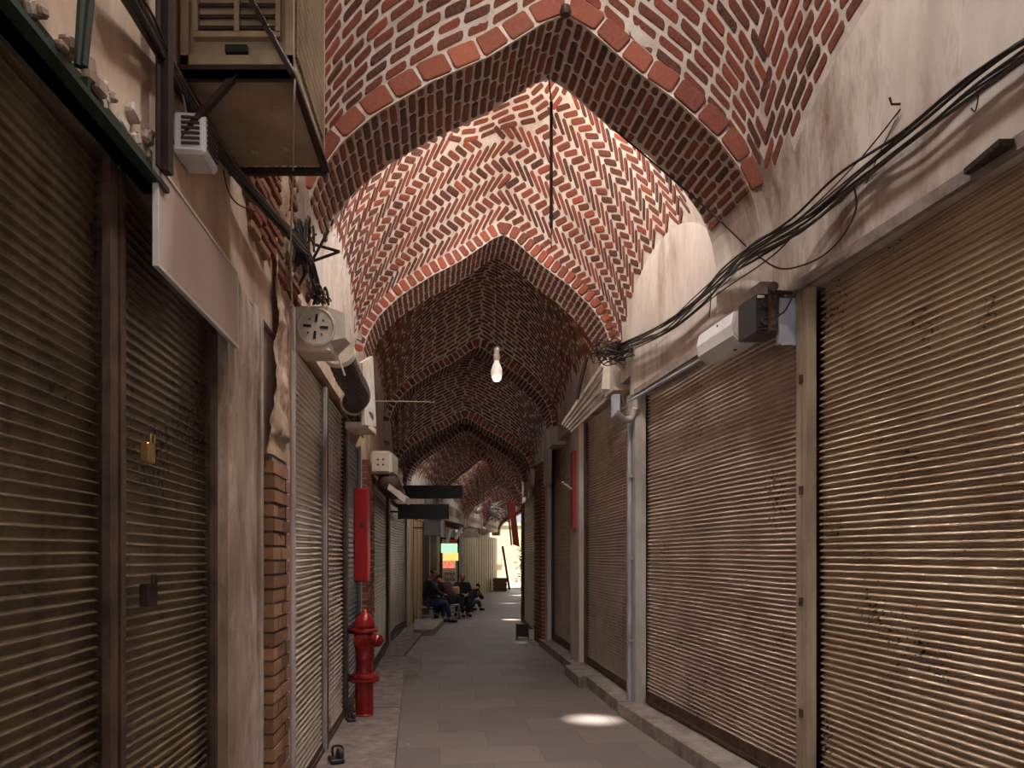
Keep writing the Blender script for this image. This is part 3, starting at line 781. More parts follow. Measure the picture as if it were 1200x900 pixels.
# blank sign board
r=thing('sign_board',W('L',240,360,.12),'blank pale rectangular sign board above the second left shutter','sign board')
mb=MB(); 
a=2.10; b=2.93
def sb(mb,o0,o1,z0,z1,ya=a,yb=b,mi=0): wbox(mb,'L',ya,yb,o0,o1,z0,z1)
sb(mb,.022,.032,2.375,2.655); mb.build('face',M['panel'],r)
mb=MB(); sb(mb,.02,.036,2.366,2.376); sb(mb,.02,.036,2.655,2.663); sb(mb,.02,.036,2.366,2.663,a-.004,a+.004); sb(mb,.02,.036,2.366,2.663,b-.004,b+.004); mb.build('frame',M['white'],r)
for yy in (a+.1,b-.13):
    mb=MB(); sb(mb,-.02,.022,2.62,2.64,yy,yy+.03); mb.build('mounting_bracket',M['darksteel'],r)

# ------------------------------------------------------------------ cables
def cable(name,pts,r,mat,label,cat='cable',group=None,n=7):
    mb=MB(); P=spline(pts,n); mb.tube(P,r,6); return tag(mb.build(name,mat,loc=P[0],smooth=True),label,cat,group)
# left overhead bundle
def bundle(name,pts,label,count,spread,mats,rr=(.004,.009),seed=1,loop=True):
    random.seed(seed); r=thing(name,pts[0],label,'cables')
    for k in range(count):
        o=Vector((random.gauss(0,1),random.gauss(0,1),random.gauss(0,1)))*spread
        P=[Vector(p)+o+Vector((random.gauss(0,1),random.gauss(0,1),random.gauss(0,1)))*spread*.45 for p in pts]
        mb=MB(); mb.tube(spline(P,6),random.uniform(*rr),6); mb.build('cable',mats[k%len(mats)],r,smooth=True)
    return r
lb=[W('L',135,-30,.06),W('L',168,25,.05),W('L',198,82,.03),W('L',232,140,.02),W('L',272,198,.05),W('L',315,248,.10),W('L',345,282,.13),W('L',362,305,.13),W('L',372,345,.12)]
bundle('cable_bundle',lb,'thick dark tangle of cables running along the upper left wall past the air cooler',11,.010,[M['cable'],M['cable'],M['cable2']],seed=3)
rb=[W('R',1230,38,.06),W('R',1140,100,.06),W('R',1065,160,.08),W('R',1000,212,.07),W('R',940,262,.12),W('R',882,297,.22),W('R',850,322,.16),W('R',820,352,.10),W('R',780,385,.10),W('R',742,402,.12),W('R',712,412,.16)]
bundle('cable_bundle',rb,'long black cable bundle strung along the right wall below the vault',9,.020,[M['cable'],M['cable'],M['cable2']],seed=5)
random.seed(11)
cable('hanging_cable',[W('R',1000,215,.08),W('R',1003,245,.06),W('R',985,280,.06),W('R',955,305,.05),W('R',915,315,.14),W('R',885,297,.2)],.005,M['cable'],'loose cable looping down below the right bundle over plaster')
cable('hanging_cable',[W('R',1055,128,.02),W('R',1030,160,.03),W('R',1000,195,.05),W('R',955,240,.09),W('R',905,280,.15),W('R',870,302,.2)],.004,M['cable'],'thin cable from the wall hook joining the right cable bundle')
cable('hanging_cable',[W('R',1050,140,.02),W('R',1035,170,.02),W('R',1015,215,.05)],.003,M['cable2'],'short drooping brown wire below the wall hook on the right')
cable('hanging_cable',[at(692,128,5.1),at(760,186,5.0),at(830,246,4.9),at(880,294,4.75)],.006,M['cable'],'straight black wire crossing the first arch down to the right bundle')
cable('hanging_cable',[W('R',940,262,.1),W('R',905,300,.16),W('R',840,345,.1),W('R',790,385,.08),W('R',745,408,.08)],.005,M['cable'],'single taut cable just under the right bundle')
cable('hanging_cable',[W('R',832,332,.06),W('R',833,350,.05),W('R',831,372,.05)],.004,M['cable'],'short black drop wire above the white boxed unit')
cable('hanging_cable',[W('R',1140,100,.05),W('R',1146,112,.04),W('R',1143,130,.03),W('R',1138,127,.03)],.003,M['cable'],'curled wire end below the right bundle at the frame edge')
cable('hanging_cable',[at(346,80,2.3),at(344,140,2.4),at(343,210,3.0),at(341,280,3.2),at(342,340,3.6),at(344,410,3.9)],.004,M['cablew'],'thin pale vertical wire hanging beside the air cooler')
cable('hanging_cable',[at(205,78,2.2),at(214,110,2.3),at(219,140,2.36),at(221,160,2.4)],.0035,M['cablew'],'pale wire dropping to the small white louvred box')
cable('hanging_cable',[W('L',262,200,.06),W('L',268,225,.05),W('L',280,240,.05),W('L',300,248,.08)],.003,M['cable'],'thin looping wire above the blank sign board')
# wall hook
p=W('R',1055,122,.0); mb=MB(); mb.tube([p,p+Vector((-.04,0,0)),p+Vector((-.05,0,.03))],.006,6)
tag(mb.build('wall_hook',M['darksteel'],loc=p),'small steel hook fixed high in the right plaster','hook')
p=W('R',1165,186,.0); mb=MB(); mb.box(-.06,.0,-.12,.10,-.012,.012,Matrix.Translation(p)); tag(mb.build('steel_bar',M['darksteel'],loc=p),'short black bar sticking out over the nearest right shutter','bar')
# iron bracket on left arm (two rods meeting)
r=thing('rod_bracket',W('L',352,310,.05),'black iron rods meeting in a point above the round vent','bracket')
for a,b in (((352,282,.0),(398,295)),((350,312,.0),(398,295)),((350,335,.0),(385,270))):
    p=W('L',a[0],a[1],.0); q=at(b[0],b[1],4.35); mb=MB(); mb.tube([p,q],.009,5); mb.build('rod',M['darksteel'],r)
# cable knots
def knot(c,R,n,label,seed,mat=('cable','cable2')):
    random.seed(seed); r=thing('cable_knot',c,label,'cables'); c=Vector(c)
    for k in range(n):
        P=[c+Vector((random.uniform(-1,1)*R[0],random.uniform(-1,1)*R[1],random.uniform(-1,1)*R[2])) for _ in range(6)]
        mb=MB(); mb.tube(spline(P,6),random.uniform(.004,.007),6); mb.build('cable',M[mat[k%len(mat)]],r,smooth=True)
knot(at(720,412,7.2),(.22,.2,.10),14,'messy knot of cables where the right wall meets the second arch',21)
knot(at(372,345,4.15),(.06,.12,.045),8,'dark clump of cables resting on the round vent box',22)
knot(at(356,290,3.9),(.05,.1,.14),9,'tangle of dark cables at the foot of the left vault',23)
knot(at(882,297,4.72),(.03,.04,.03),6,'small tied cable knot at the corner of the first arch',25)

# ------------------------------------------------------------------ round vent box (left)
c=at(371,383,4.2)
r=thing('vent_box',c-Vector((0,0,.14)),'dusty white square box with a round slotted cover on the left wall','vent')
Yv=4.2; x0,x1=at(345,0,Yv).x,at(386,0,Yv).x; z0,z1=at(0,412,Yv).z,at(0,358,Yv).z
mb=MB(); mb.cbox(x0,x1,Yv-.0,Yv+.22,z0,z1,.01); mb.hexa([Vector((x1-.01,Yv+.004,z0+.06)),Vector((x1+.075,Yv+.07,z0+.10)),Vector((x1+.075,Yv+.2,z0+.10)),Vector((x1-.01,Yv+.2,z0+.02)),
    Vector((x1-.01,Yv+.004,z1-.006)),Vector((x1+.07,Yv+.07,z1-.02)),Vector((x1+.07,Yv+.2,z1-.02)),Vector((x1-.01,Yv+.2,z1-.006))]); mb.build('housing',M['offwhite'],r)
cc=Vector((at(371,0,Yv).x,Yv,at(0,384,Yv).z))
mb=MB(); mb.lathe([(.105,-.002),(.112,.006),(.112,.016),(.100,.022),(.094,.016),(.03,.020),(.0,.021)],cc,(0,-1,0),36); mb.build('round_cover',M['offwhite'],r,smooth=False)
mb=MB()
for k in range(4):
    T=Matrix.Translation(cc+Vector((0,-.02,0)))@Matrix.Rotation(k*math.pi/2+.1,4,'Y'); mb.box(.025,.07,-.004,.002,-.007,.007,T)
for k in range(4):
    T=Matrix.Translation(cc+Vector((0,-.02,0)))@Matrix.Rotation(k*math.pi/2+.9,4,'Y'); mb.box(.05,.06,-.003,.002,-.004,.004,T)
mb.build('slot',M['black'],r)
mb=MB(); mb.tube([Vector((x0-.05,Yv+.02,cc.z-.01)),Vector((x0+.03,Yv-.012,cc.z-.01))],.012,8); mb.build('pipe_stub',M['offwhite'],r)
# vent duct rolling behind it
p=W('L',395,428,.10)
r=thing('flexible_duct',at(410,460,5.4),'dark ribbed duct elbow below the round vent box','duct')
mb=MB(); P=spline([at(398,415,4.75),at(408,440,4.95),at(417,455,5.3),at(420,465,5.7),at(414,472,6.0)],9)
mb.tube(P,[.085+.006*(k%2) for k in range(len(P))],16); mb.build('hose',M['coolerdark'],r)
mb=MB(); mb.lathe([(.10,-.02),(.105,0),(.10,.02)],P[0],P[1]-P[0],20); mb.build('collar',M['offwhite'],r)
mb=MB(); mb.lathe([(.10,-.02),(.105,0),(.10,.02)],P[-1],P[-1]-P[-2],20); mb.build('collar',M['offwhite'],r)
mb=MB(); a,b=at(394,412,4.6),at(404,440,4.7); mb.tube([a,b],.007,5); mb.build('stay',M['white'],r)
# white panel with fan beyond duct
r=thing('extractor_unit',at(428,460,6.3),'white extractor unit with a dark round fan high on the left','extractor')
mb=MB(); Ye=6.2
a=[at(425,425,6.0),at(437,417,6.6),at(441,500,6.6),at(428,498,6.0)]
th=Vector((-.03,0,0)); mb.hexa([a[3]+th,a[2]+th,a[2],a[3],a[0]+th,a[1]+th,a[1],a[0]]); mb.build('side_panel',M['offwhite'],r)
mb=MB(); mb.cbox(at(404,0,Ye).x,at(432,0,Ye).x,Ye,Ye+.35,at(0,502,Ye).z,at(0,494,Ye).z,.006); mb.build('shelf',M['offwhite'],r)
cf=at(420,484,Ye+.02)
mb=MB(); mb.lathe([(.085,0),(.09,-.02),(.09,.2),(.05,.2)],cf,(0,1,0),24); mb.build('fan_housing',M['coolerdark'],r)
mb=MB()
for k in range(6):
    T=Matrix.Translation(cf+Vector((0,-.022,0)))@Matrix.Rotation(k*math.pi/3,4,'Y')@Matrix.Rotation(.5,4,'X'); mb.box(.015,.075,-.002,.002,-.014,.014,T)
mb.lathe([(.02,0),(.02,.02)],cf+Vector((0,-.03,0)),(0,1,0),14); mb.build('fan_blades',M['chrome'],r)
# motor box with four holes
Ym=8.6
r=thing('motor_box',at(446,565,Ym),'pale boxy unit with four small holes above the brown shutter on the left','box')
x0,x1=at(433,0,Ym).x,at(459,0,Ym).x; z0,z1=at(0,555,Ym).z,at(0,528,Ym).z
mb=MB(); mb.cbox(x0,x1,Ym,Ym+.5,z0,z1,.03); mb.build('housing',M['offwhite'],r)
mb=MB()
for dx in (-.03,.03):
    for dz in (-.03,.03): mb.lathe([(.012,0),(.012,.004)],Vector(((x0+x1)/2+dx,Ym-.003,(z0+z1)/2+dz)),(0,1,0),12)
mb.build('hole',M['black'],r)
mb=MB(); mb.lathe([(.08,0),(.13,.04),(.13,.9),(.08,.94)],Vector(((x0+x1)/2+.08,Ym+.06,z0-.10)),(-.1,1,0),20); mb.build('roller_drum',M['coolerdark'],r,smooth=True)
mb=MB(); q=at(466,572,Ym); mb.hexa([q+Vector((-.12,0,-.01)),q+Vector((.08,0,-.17)),q+Vector((.08,.4,-.17)),q+Vector((-.12,.4,-.01)),q+Vector((-.10,0,.05)),q+Vector((.10,0,-.10)),q+Vector((.10,.4,-.10)),q+Vector((-.10,.4,.05))]); mb.build('tray',M['offwhite'],r)
# dangling rod: thin horizontal pale wire in bay 2
cable('hanging_cable',[at(437,470,7.2),at(480,470.5,7.3),at(509,471.5,7.4)],.005,M['cablew'],'thin pale rod sticking out sideways under the second vault','rod')
# white conduit post edge left of shutter l3
mb=MB(); mb.tube([W('L',343,360,.05),W('L',343,560,.05),W('L',343,760,.05),Vector((W('L',343,760,.05).x,W('L',343,760,.05).y,.09))],.016,8)
tag(mb.build('conduit_pipe',M['postwhite'],loc=W('L',343,760,.05)),'pale vertical conduit pipe on the edge of the rough brick pier','pipe')

# ------------------------------------------------------------------ red cabinet
Yr=7.15; r=thing('fire_cabinet',at(420,682,Yr),'tall narrow red cabinet on the left wall above the hydrant','cabinet')
x0,x1=at(407,0,Yr).x,at(430,0,Yr).x; z0,z1=at(0,682,Yr).z,at(0,572,Yr).z
x0=max(x0,Lf(Yr)+.0)
mb=MB(); mb.cbox(x0,x1,Yr+.012,Yr+.16,z0,z1,.006); mb.build('body',M['red'],r)
mb=MB(); mb.cbox(x0+.008,x1-.008,Yr,Yr+.014,z0+.01,z1-.01,.004); mb.build('door',M['red'],r)
mb=MB(); cx=(x0+x1)/2+.02; cz=z1-.36
mb.lathe([(.022,0),(.022,.003)],Vector((cx,Yr-.003,cz)),(0,1,0),18); mb.box(cx-.03,cx+.03,Yr-.003,Yr,cz+.03,cz+.036); mb.build('emblem',M['maroon'],r)
mb=MB(); mb.box(x1,x1+.003,Yr+.03,Yr+.14,z0+.04,z0+.4); mb.build('lit_edge',M['orange'],r)  # lit edge of the cabinet, painted as an orange patch
# ------------------------------------------------------------------ fire hydrant
hb=Vector((at(427,0,6.8).x,6.8,.08)); 
r=thing('fire_hydrant',hb,'red pillar fire hydrant standing on the raised left walkway','hydrant')
mb=MB(); mb.lathe([(.088,0),(.09,.01),(.082,.02),(.082,.315),(.086,.318)],hb,n=28); mb.build('lower_barrel',M['hydrant'],r,smooth=False)
mb=MB(); mb.lathe([(.13,.318),(.135,.322),(.135,.338),(.13,.342),(.12,.342),(.12,.346),(.135,.350),(.135,.364),(.12,.37),(.09,.385)],hb,n=28); mb.build('flange',M['hydrant'],r)
mb=MB()
for k in range(8):
    a=k*math.pi/4+.2; mb.lathe([(.011,.305),(.011,.378)],hb+Vector((math.cos(a)*.116,math.sin(a)*.116,0)),n=6)
mb.build('flange_bolts',M['hydrant'],r)
mb=MB(); mb.lathe([(.086,.37),(.076,.40),(.076,.50),(.082,.515),(.082,.53),(.078,.545),(.085,.62),(.094,.66),(.092,.74),(.08,.775)],hb,n=28); mb.build('upper_barrel',M['hydrant'],r,smooth=True)
mb=MB(); mb.lathe([(.118,.765),(.122,.77),(.122,.79),(.116,.796),(.098,.80)],hb,n=28); mb.build('bonnet_flange',M['hydrant'],r)
mb=MB(); mb.lathe([(.098,.798),(.096,.83),(.088,.87),(.068,.91),(.04,.935),(.024,.94),(.024,.965),(.0,.966)],hb,n=28); mb.build('bonnet',M['hydrant'],r,smooth=True)
c=hb+Vector((0,0,.69))
mb=MB(); mb.lathe([(.045,.05),(.05,.10),(.062,.105),(.064,.115),(.06,.12),(.06,.15),(.05,.165),(.0,.168)],c,(1,-.35,0),22); mb.build('outlet_cap',M['hydrant'],r,smooth=False)
mb=MB(); mb.lathe([(.014,.165),(.012,.20)],c,(1,-.35,0),5); mb.build('cap_nut',M['hydrant'],r)
mb=MB(); mb.lathe([(.05,.05),(.05,.085),(.06,.09),(.06,.115),(.0,.118)],c+Vector((0,0,-.005)),(-.15,-1,0),22); mb.build('outlet_cap',M['hydrant'],r,smooth=False)
mb=MB(); mb.lathe([(.014,.115),(.012,.14)],c+Vector((0,0,-.005)),(-.15,-1,0),5); mb.build('cap_nut',M['hydrant'],r)
mb=MB(); mb.lathe([(.04,.05),(.045,.10),(.035,.15)],hb+Vector((0,0,.785)),(-1,-.1,0),14); mb.build('side_lug',M['darksteel'],r)
mb=MB(); mb.lathe([(.03,.10),(.035,.17),(.03,.18)],hb+Vector((0,0,.345)),(-1,-.1,0),12); mb.build('side_lug',M['darksteel'],r)
# black floor locks
def floor_lock(c,s,label):
    r=thing('floor_lock',c,label,'lock')
    mb=MB(); mb.cbox(-.05*s,.05*s,-.07*s,.07*s,0,.035*s,.008,Matrix.Translation(c)@Matrix.Rotation(.4,4,'Z')); mb.build('body',M['black'],r)
    mb=MB(); c2=Vector(c)+Vector((.03*s,-.02*s,.06*s)); mb.lathe([(.03*s,-.02*s),(.042*s,-.015*s),(.042*s,.015*s),(.03*s,.02*s)],c2,(.8,.5,0),18); mb.build('wheel',M['black'],r)
    mb=MB(); P=[Vector(c)+Vector((-.03*s,.03*s,.03*s)),Vector(c)+Vector((-.03*s,.03*s,.10*s)),Vector(c)+Vector((.03*s,.04*s,.10*s)),Vector(c)+Vector((.04*s,.04*s,.03*s))]; mb.tube(spline(P,5),.008*s,7); mb.build('shackle',M['darksteel'],r)
floor_lock(G(394,893,.08)+Vector((.0,0,0)),1.0,'black castor lock at the foot of the left shutter rail, nearest the camera')
floor_lock(G(411,845,.08),.8,'smaller black lock on the ground just before the hydrant')

# ------------------------------------------------------------------ right side appliances
Yw=4.95
r=thing('air_curtain',W('R',850,400,.22),'white boxed air unit with a rounded underside on the right wall','air unit')
ya,yb=4.66,5.62
def prism_w(side,ya,yb,prof,mb,mi=0):
    n=len(prof); vs=[wp(side,ya,o,z) for o,z in prof]+[wp(side,yb,o,z) for o,z in prof]
    fs=[tuple(range(n)),tuple(range(n,2*n))[::-1]]+[(k,n+k,n+(k+1)%n,(k+1)%n) for k in range(n)]
    if side=='L': fs=[tuple(reversed(f)) for f in fs]
    mb.add(vs,fs,mi)
za=2.89
mb=MB(); prism_w('R',4.70,5.22,[(.0,za+.04),(.05,za),(.14,za+.0),(.195,za+.05),(.205,za+.12),(.19,za+.20),(.0,za+.215)],mb); mb.build('cover',M['white'],r)
mb=MB(); prism_w('R',4.69,4.70,[(.0,za+.05),(.05,za+.01),(.14,za+.01),(.19,za+.06),(.198,za+.12),(.18,za+.19),(.0,za+.20)],mb); mb.build('end_rim',M['offwhite'],r)
mb=MB(); prism_w('R',4.46,4.68,[(.0,za+.0),(.17,za+.0),(.17,za+.225),(.0,za+.225)],mb); mb.build('motor_housing',M['black'],r)
mb=MB()
p=wp('R',4.455,.085,za+.115)
for dx,dz,rr in ((-.035,.055,.026),(-.035,-.055,.026),(.04,.0,.028)):
    mb.lathe([(rr,0),(rr,.012),(rr*.7,.012),(rr*.7,.002)],p+Vector((dx,0,dz)),(0,-1,0),18)
for dz in (-.1,-.085,.09,.105,.03): mb.box(-.075,.075,-.006,.004,dz-.003,dz+.003,Matrix.Translation(p))
mb.build('vent_rings',M['coolerdark'],r)
mb=MB(); mb.box(.02,.06,-.009,.0,.085,.10,Matrix.Translation(p+Vector((-.1,0,.0)))); mb.build('rating_plate',M['white'],r)
mb=MB(); q=wp('R',4.9,.202,za+.17); mb.lathe([(.008,0),(.008,.006)],q,(-1,0,0),10); q=wp('R',4.85,.11,za); mb.lathe([(.012,0),(.012,.006)],q,(0,0,-1),10); mb.build('screw',M['darksteel'],r)
# sheet metal box near the corner
r=thing('sheet_box',wp('R',4.42,.05,2.82),'pale bluish sheet metal box in the corner beside the white air unit','box')
mb=MB(); wbox(mb,'R',4.40,4.44,-.12,.06,2.80,3.07); mb.build('panel',M['bluewhite'],r)
mb=MB(); wbox(mb,'R',4.39,4.40,.055,.065,2.79,3.07); wbox(mb,'R',4.39,4.40,-.08,.065,2.79,2.80); wbox(mb,'R',4.39,4.40,-.08,-.07,2.72,3.07);mb.build('edge_trim',M['postwhite'],r)
r=thing('pipe_bracket',wp('R',4.4,.27,3.0),'rusty bracket with a pipe stub under the corner of the first arch','bracket')
mb=MB(); wbox(mb,'R',4.40,4.44,.075,.11,2.88,3.16); mb.build('upright',M['rust'],r)
mb=MB(); mb.tube([wp('R',4.38,.13,3.10),wp('R',4.38,.0,3.095)],.012,8); mb.build('bar',M['darksteel'],r)
mb=MB(); mb.lathe([(.02,0),(.028,.006),(.028,.03)],wp('R',4.37,.12,3.12),(0,-1,0),14); mb.build('pipe_stub',M['rust'],r)
cable('hanging_cable',[wp('R',4.38,.0,3.06),wp('R',4.37,.05,2.98),wp('R',4.38,.12,2.94)],.005,M['cable'],'short black wire in front of the bluish sheet metal box')
# conduit and slanted tube light bracket over the second shutter
r=thing('fluorescent_tube',W('R',785,443,.12),'long white tube fitting sloping along the top of the second right shutter','light fitting')
a,b=W('R',738,470,.10),W('R',838,412,.12)
mb=MB(); mb.tube([a,b],.013,10); mb.build('tube',M['bluewhite'],r)
mb=MB(); mb.tube([a+Vector((.03,0,.02)),b+Vector((.03,0,.02))],.012,4); mb.build('holder',M['postwhite'],r)
r=thing('pipe_elbow',W('R',730,478,.1),'grey plastic pipe elbow and box on top of the grey white post','pipe')
Yq=7.15
mb=MB(); mb.cbox(at(718,0,Yq).x,at(727,0,Yq).x,Yq,Yq+.12,at(0,488,Yq).z,at(0,462,Yq).z,.006); mb.build('box',M['bluewhite'],r)
mb=MB(); mb.tube(spline([at(722,483,Yq),at(730,491,Yq+.03),at(741,490,Yq+.03),at(745,478,Yq)],6),.036,12); mb.build('elbow',M['postwhite'],r,smooth=True)
mb=MB(); mb.tube(spline([at(728,464,Yq-.03),at(731,475,Yq-.04),at(727,482,Yq-.04),at(733,478,Yq-.05)],5),.006,6); mb.build('wire_ends',M['rust'],r)
# folded slatted awning
r=thing('slat_awning',at(700,440,7.9),'pale folded slatted awning hanging below the second arch on the right','awning')
A0=at(712,428,7.75);A1=at(662,497,8.5)
for k in range(5):
    mb=MB(); d=Vector((.05*k-.05,.02*k,-.045*k)); e=Vector((.025*k-.03,.0,-.02*k)); 
    a=A0+d;b=A1+e; mb.tube([a,b],[.026,.016],5); mb.build('slat',M['postwhite'] if k%2 else M['offwhite'],r)
mb=MB(); mb.hexa([A0+Vector((-.06,0,-.25)),A0+Vector((.14,.02,-.25)),A0+Vector((.14,.06,-.25)),A0+Vector((-.06,.04,-.25)),A0+Vector((-.04,0,.10)),A0+Vector((.10,.02,.10)),A0+Vector((.10,.06,.10)),A0+Vector((-.04,.04,.10))]); mb.build('end_cap',M['offwhite'],r)
for i,(u,v,Y) in enumerate(((735,430,7.5),)):
    c=at(u,v,Y); r=thing('lamp_housing',c,'battered grey lamp housing tucked under the cable knot on the right','lamp')
    T=Matrix.Translation(c)@Matrix.Rotation(.6,4,'Y')@Matrix.Rotation(.3,4,'Z')
    mb=MB(); mb.cbox(-.16,.16,-.06,.06,-.05,.05,.015,T); mb.build('body',M['postwhite'],r)
    mb=MB(); mb.box(-.13,.13,-.07,-.05,-.03,.03,T); mb.build('lens',M['offwhite'],r)
mb=MB(); mb.tube([at(688,418,8.0),at(682,440,8.05),at(676,468,8.1)],.02,6); tag(mb.build('steel_stay',M['darksteel'],loc=at(688,418,8)),'dark steel stay beside the folded awning','stay')
# red strip on the far right pier and slanted pale bar
mb=MB(); wbox(mb,'R',10.0,10.18,-.03,.03,1.9,2.95); tag(mb.build('banner',M['red'],loc=wp('R',10.1,0,1.9)),'narrow dull red banner on the dark pier on the right','banner')
mb=MB(); mb.tube([at(659,565,10.2),at(681,581,10.0)],.014,6); tag(mb.build('wall_rod',M['offwhite'],loc=at(681,581,10)),'short slanting pale rod jutting from the right pier','rod')

# ------------------------------------------------------------------ hanging lamp, rod
r=thing('hanging_bulb',at(582,447,8.3),'large frosted bulb hanging on a cord under the vault beyond the second brick arch','lamp')
c=at(582,447,8.3); s=8.3/870
mb=MB(); mb.lathe([(.0,0),(.03,.004),(.052,.03),(.064,.08),(.062,.13),(.045,.185),(.030,.215),(.028,.235)],c,n=24); mb.build('bulb',M['glass'],r,smooth=True)
mb=MB(); mb.lathe([(.030,.232),(.036,.236),(.036,.29),(.026,.33),(.034,.335),(.03,.37),(.01,.39)],c,n=20); mb.build('socket',M['offwhite'],r,smooth=True)
mb=MB(); mb.tube([c+Vector((0,0,.385)),c+Vector((0,0,1.62))],.004,6); mb.build('cord',M['cable'],r)
r=thing('hanging_rod',at(646,267,4.95),'thin black iron rod hanging from the top of the first arch','rod')
p=at(646,267,4.95)
mb=MB(); mb.tube([p+Vector((0,0,.0)),p+Vector((0,0,.84))],.011,8); mb.build('rod',M['darksteel'],r)
mb=MB(); mb.tube([p+Vector((0,0,.84)),p+Vector((-.02,0,1.02)),p+Vector((-.03,0,1.0))],.005,6); mb.tube([p,p+Vector((0,0,-.14))],.004,6); mb.build('hook',M['darksteel'],r)
c=ribpt(4.4,0,0,4.75,3.42)+Vector((0,-.03,.02))
mb=MB(); mb.lathe([(.028,0),(.034,.02),(.028,.05)],c+Vector((0,.0,-.045)),n=14); tag(mb.build('ceiling_hook',M['coolerdark'],loc=c),'small grey round fitting at the point of the first arch','fitting')

# ------------------------------------------------------------------ signs further on
def board(name,u0,v0,u1,v1,Y,mat,label,cat='sign',th=.06,brk=True):
    a=at(u0,v1,Y);b=at(u1,v0,Y); r=thing(name,Vector(((a.x+b.x)/2,Y,a.z)),label,cat)
    mb=MB(); mb.cbox(a.x,b.x,Y,Y+th,a.z,b.z,.008); mb.build('panel',mat,r)
    for z in (a.z-.004,b.z-.012):
        mb=MB(); mb.box(a.x-.004,b.x+.004,Y-.006,Y+th+.006,z,z+.016); mb.build('rim',M['black'],r)
    if brk:
        mb=MB(); mb.tube([Vector((a.x+.02,Y+th/2,(a.z+b.z)/2)),Vector((Lf(Y)-.02,Y+th/2,(a.z+b.z)/2))],.015,6); mb.build('wall_arm',M['darksteel'],r)
    return r
board('sign_board',472,569,542,584,14.0,M['signblack'],'upper of two black sign boards projecting from the left wall')
board('sign_board',466,591,526,608,12.6,M['signblack'],'lower of two black sign boards projecting from the left wall')
mb=MB(); c=at(467,578,13.2)
mb.lathe([(.0,-.09),(.08,-.07),(.12,0),(.08,.07),(.0,.09)],c,(0,1,0.2),16); tag(mb.build('wall_lamp',M['offwhite'],loc=c,smooth=True),'rounded pale wall lamp left of the black sign boards','lamp')
board('sign_board',497,609,517,628,16.6,M['bluewhite'],'small pale grey sign box under the black sign boards')
r=thing('lit_sign',at(527,700,20.4),'glowing sign in green, yellow and orange on the left beyond the seated people','lit sign')
Yl=20.4
def pan(mb,u0,v0,u1,v1,dy=0): a=at(u0,v1,Yl);b=at(u1,v0,Yl); mb.box(a.x,b.x,Yl+dy,Yl+.1,a.z,b.z)
mb=MB(); pan(mb,517,637,536,648,-.01); mb.build('green_panel',M['e_green'],r)
mb=MB(); pan(mb,519,648,537,657,-.01); mb.build('yellow_panel',M['e_yellow'],r)
mb=MB(); pan(mb,519,657,533,666,-.01); mb.build('orange_panel',M['e_orange'],r)
mb=MB(); pan(mb,524,630,538,637); mb.build('top_panel',M['orange'],r)
mb=MB(); pan(mb,516,629,518,712); pan(mb,536,629,538,712); pan(mb,516,630,538,632)
mb.build('frame',M['darksteel'],r)
for k in range(5):
    mb=MB(); pan(mb,519,667+k*7,533,671+k*7); mb.build('shelf_row',M['patterned'] if k%2 else M['creampanel'],r)
# white tubes above
for i,(a,b) in enumerate(((( 524,636),(528,620)),((534,632),(541,618)))):
    mb=MB(); mb.tube([at(*a,19.6),at(*b,19.6)],.05,8); tag(mb.build('fluorescent_tube',M['white'],loc=at(*a,19.6)),('left' if i==0 else 'right')+' of two slanting white tubes above the glowing sign','light fitting')
# orange banner right
r=thing('banner_sign',at(603,640,17.0),'orange red hanging sign on the right near the passage end','sign')
mb=MB(); a=[at(596,588,16.8),at(603,588,16.8),at(609,641,16.8),at(601,638,16.8)]; d=Vector((0,.08,0))
mb.hexa([a[3],a[2],a[2]+d,a[3]+d,a[0],a[1],a[1]+d,a[0]+d]); mb.build('panel',M['orange'],r)
mb=MB(); mb.tube([a[0]+Vector((-.03,.04,.02)),a[3]+Vector((-.03,.04,-.02))],.02,6); mb.build('frame',M['chrome'],r)
mb=MB(); mb.tube([a[1]+Vector((0,.04,-.05)),Vector((Rf(16.8)+.05,16.84,a[1].z-.05))],.014,6); mb.build('wall_arm',M['darksteel'],r)
# doors and panels beyond on the left
def leaf(side,ya,yb,z1,mat,label,hm=None,panels=4):
    r=thing('shop_door',wp(side,(ya+yb)/2,-.05,0),label,'door','shop doors at the far end of the passage')
    mb=MB(); wbox(mb,side,ya,yb,-.10,-.05,0.0,z1,0,.5,2)
    mb.build('leaf',mat,r)
    mb=MB(); n=panels
    for k in range(n+1):
        y=ya+(yb-ya)*k/n; wbox(mb,side,max(ya,y-.03),min(yb,y+.03),-.06,-.03,0,z1)
    wbox(mb,side,ya,yb,-.06,-.03,z1-.08,z1,0,.5,2); mb.build('frame',hm or mat,r)
    return r
leaf('L',16.25,17.9,2.45,M['doorcream'],'tan panelled door behind the seated man in the dark jacket',None,3)
leaf('L',18.0,20.1,2.45,M['doordark'],'dark purple brown doorway between the tan door and the glowing sign',M['doorcream'],2)
leaf('L',21.3,23.2,2.35,M['doorgrey'],'grey brown shop door just beyond the glowing sign',None,3)
leaf('L',23.3,24.9,2.35,M['doorgrey'],'pale edged grey shop door before the cream shutters',M['slat_w'],2)
leaf('L',25.35,28.4,2.3,M['creampanel'],'first cream shop shutter near the bright far end',None,6)
leaf('L',28.5,33.6,2.3,M['creampanel'],'last cream shop shutter at the bright far end',M['doorcream'],8)
leaf('R',18.1,25,2.6,M['doorgrey'],'grey shop front on the right past the last brick pillar',None,6)
leaf('R',25.3,33.6,2.6,M['creampanel'],'cream shop front on the far right towards the bright end',None,6)
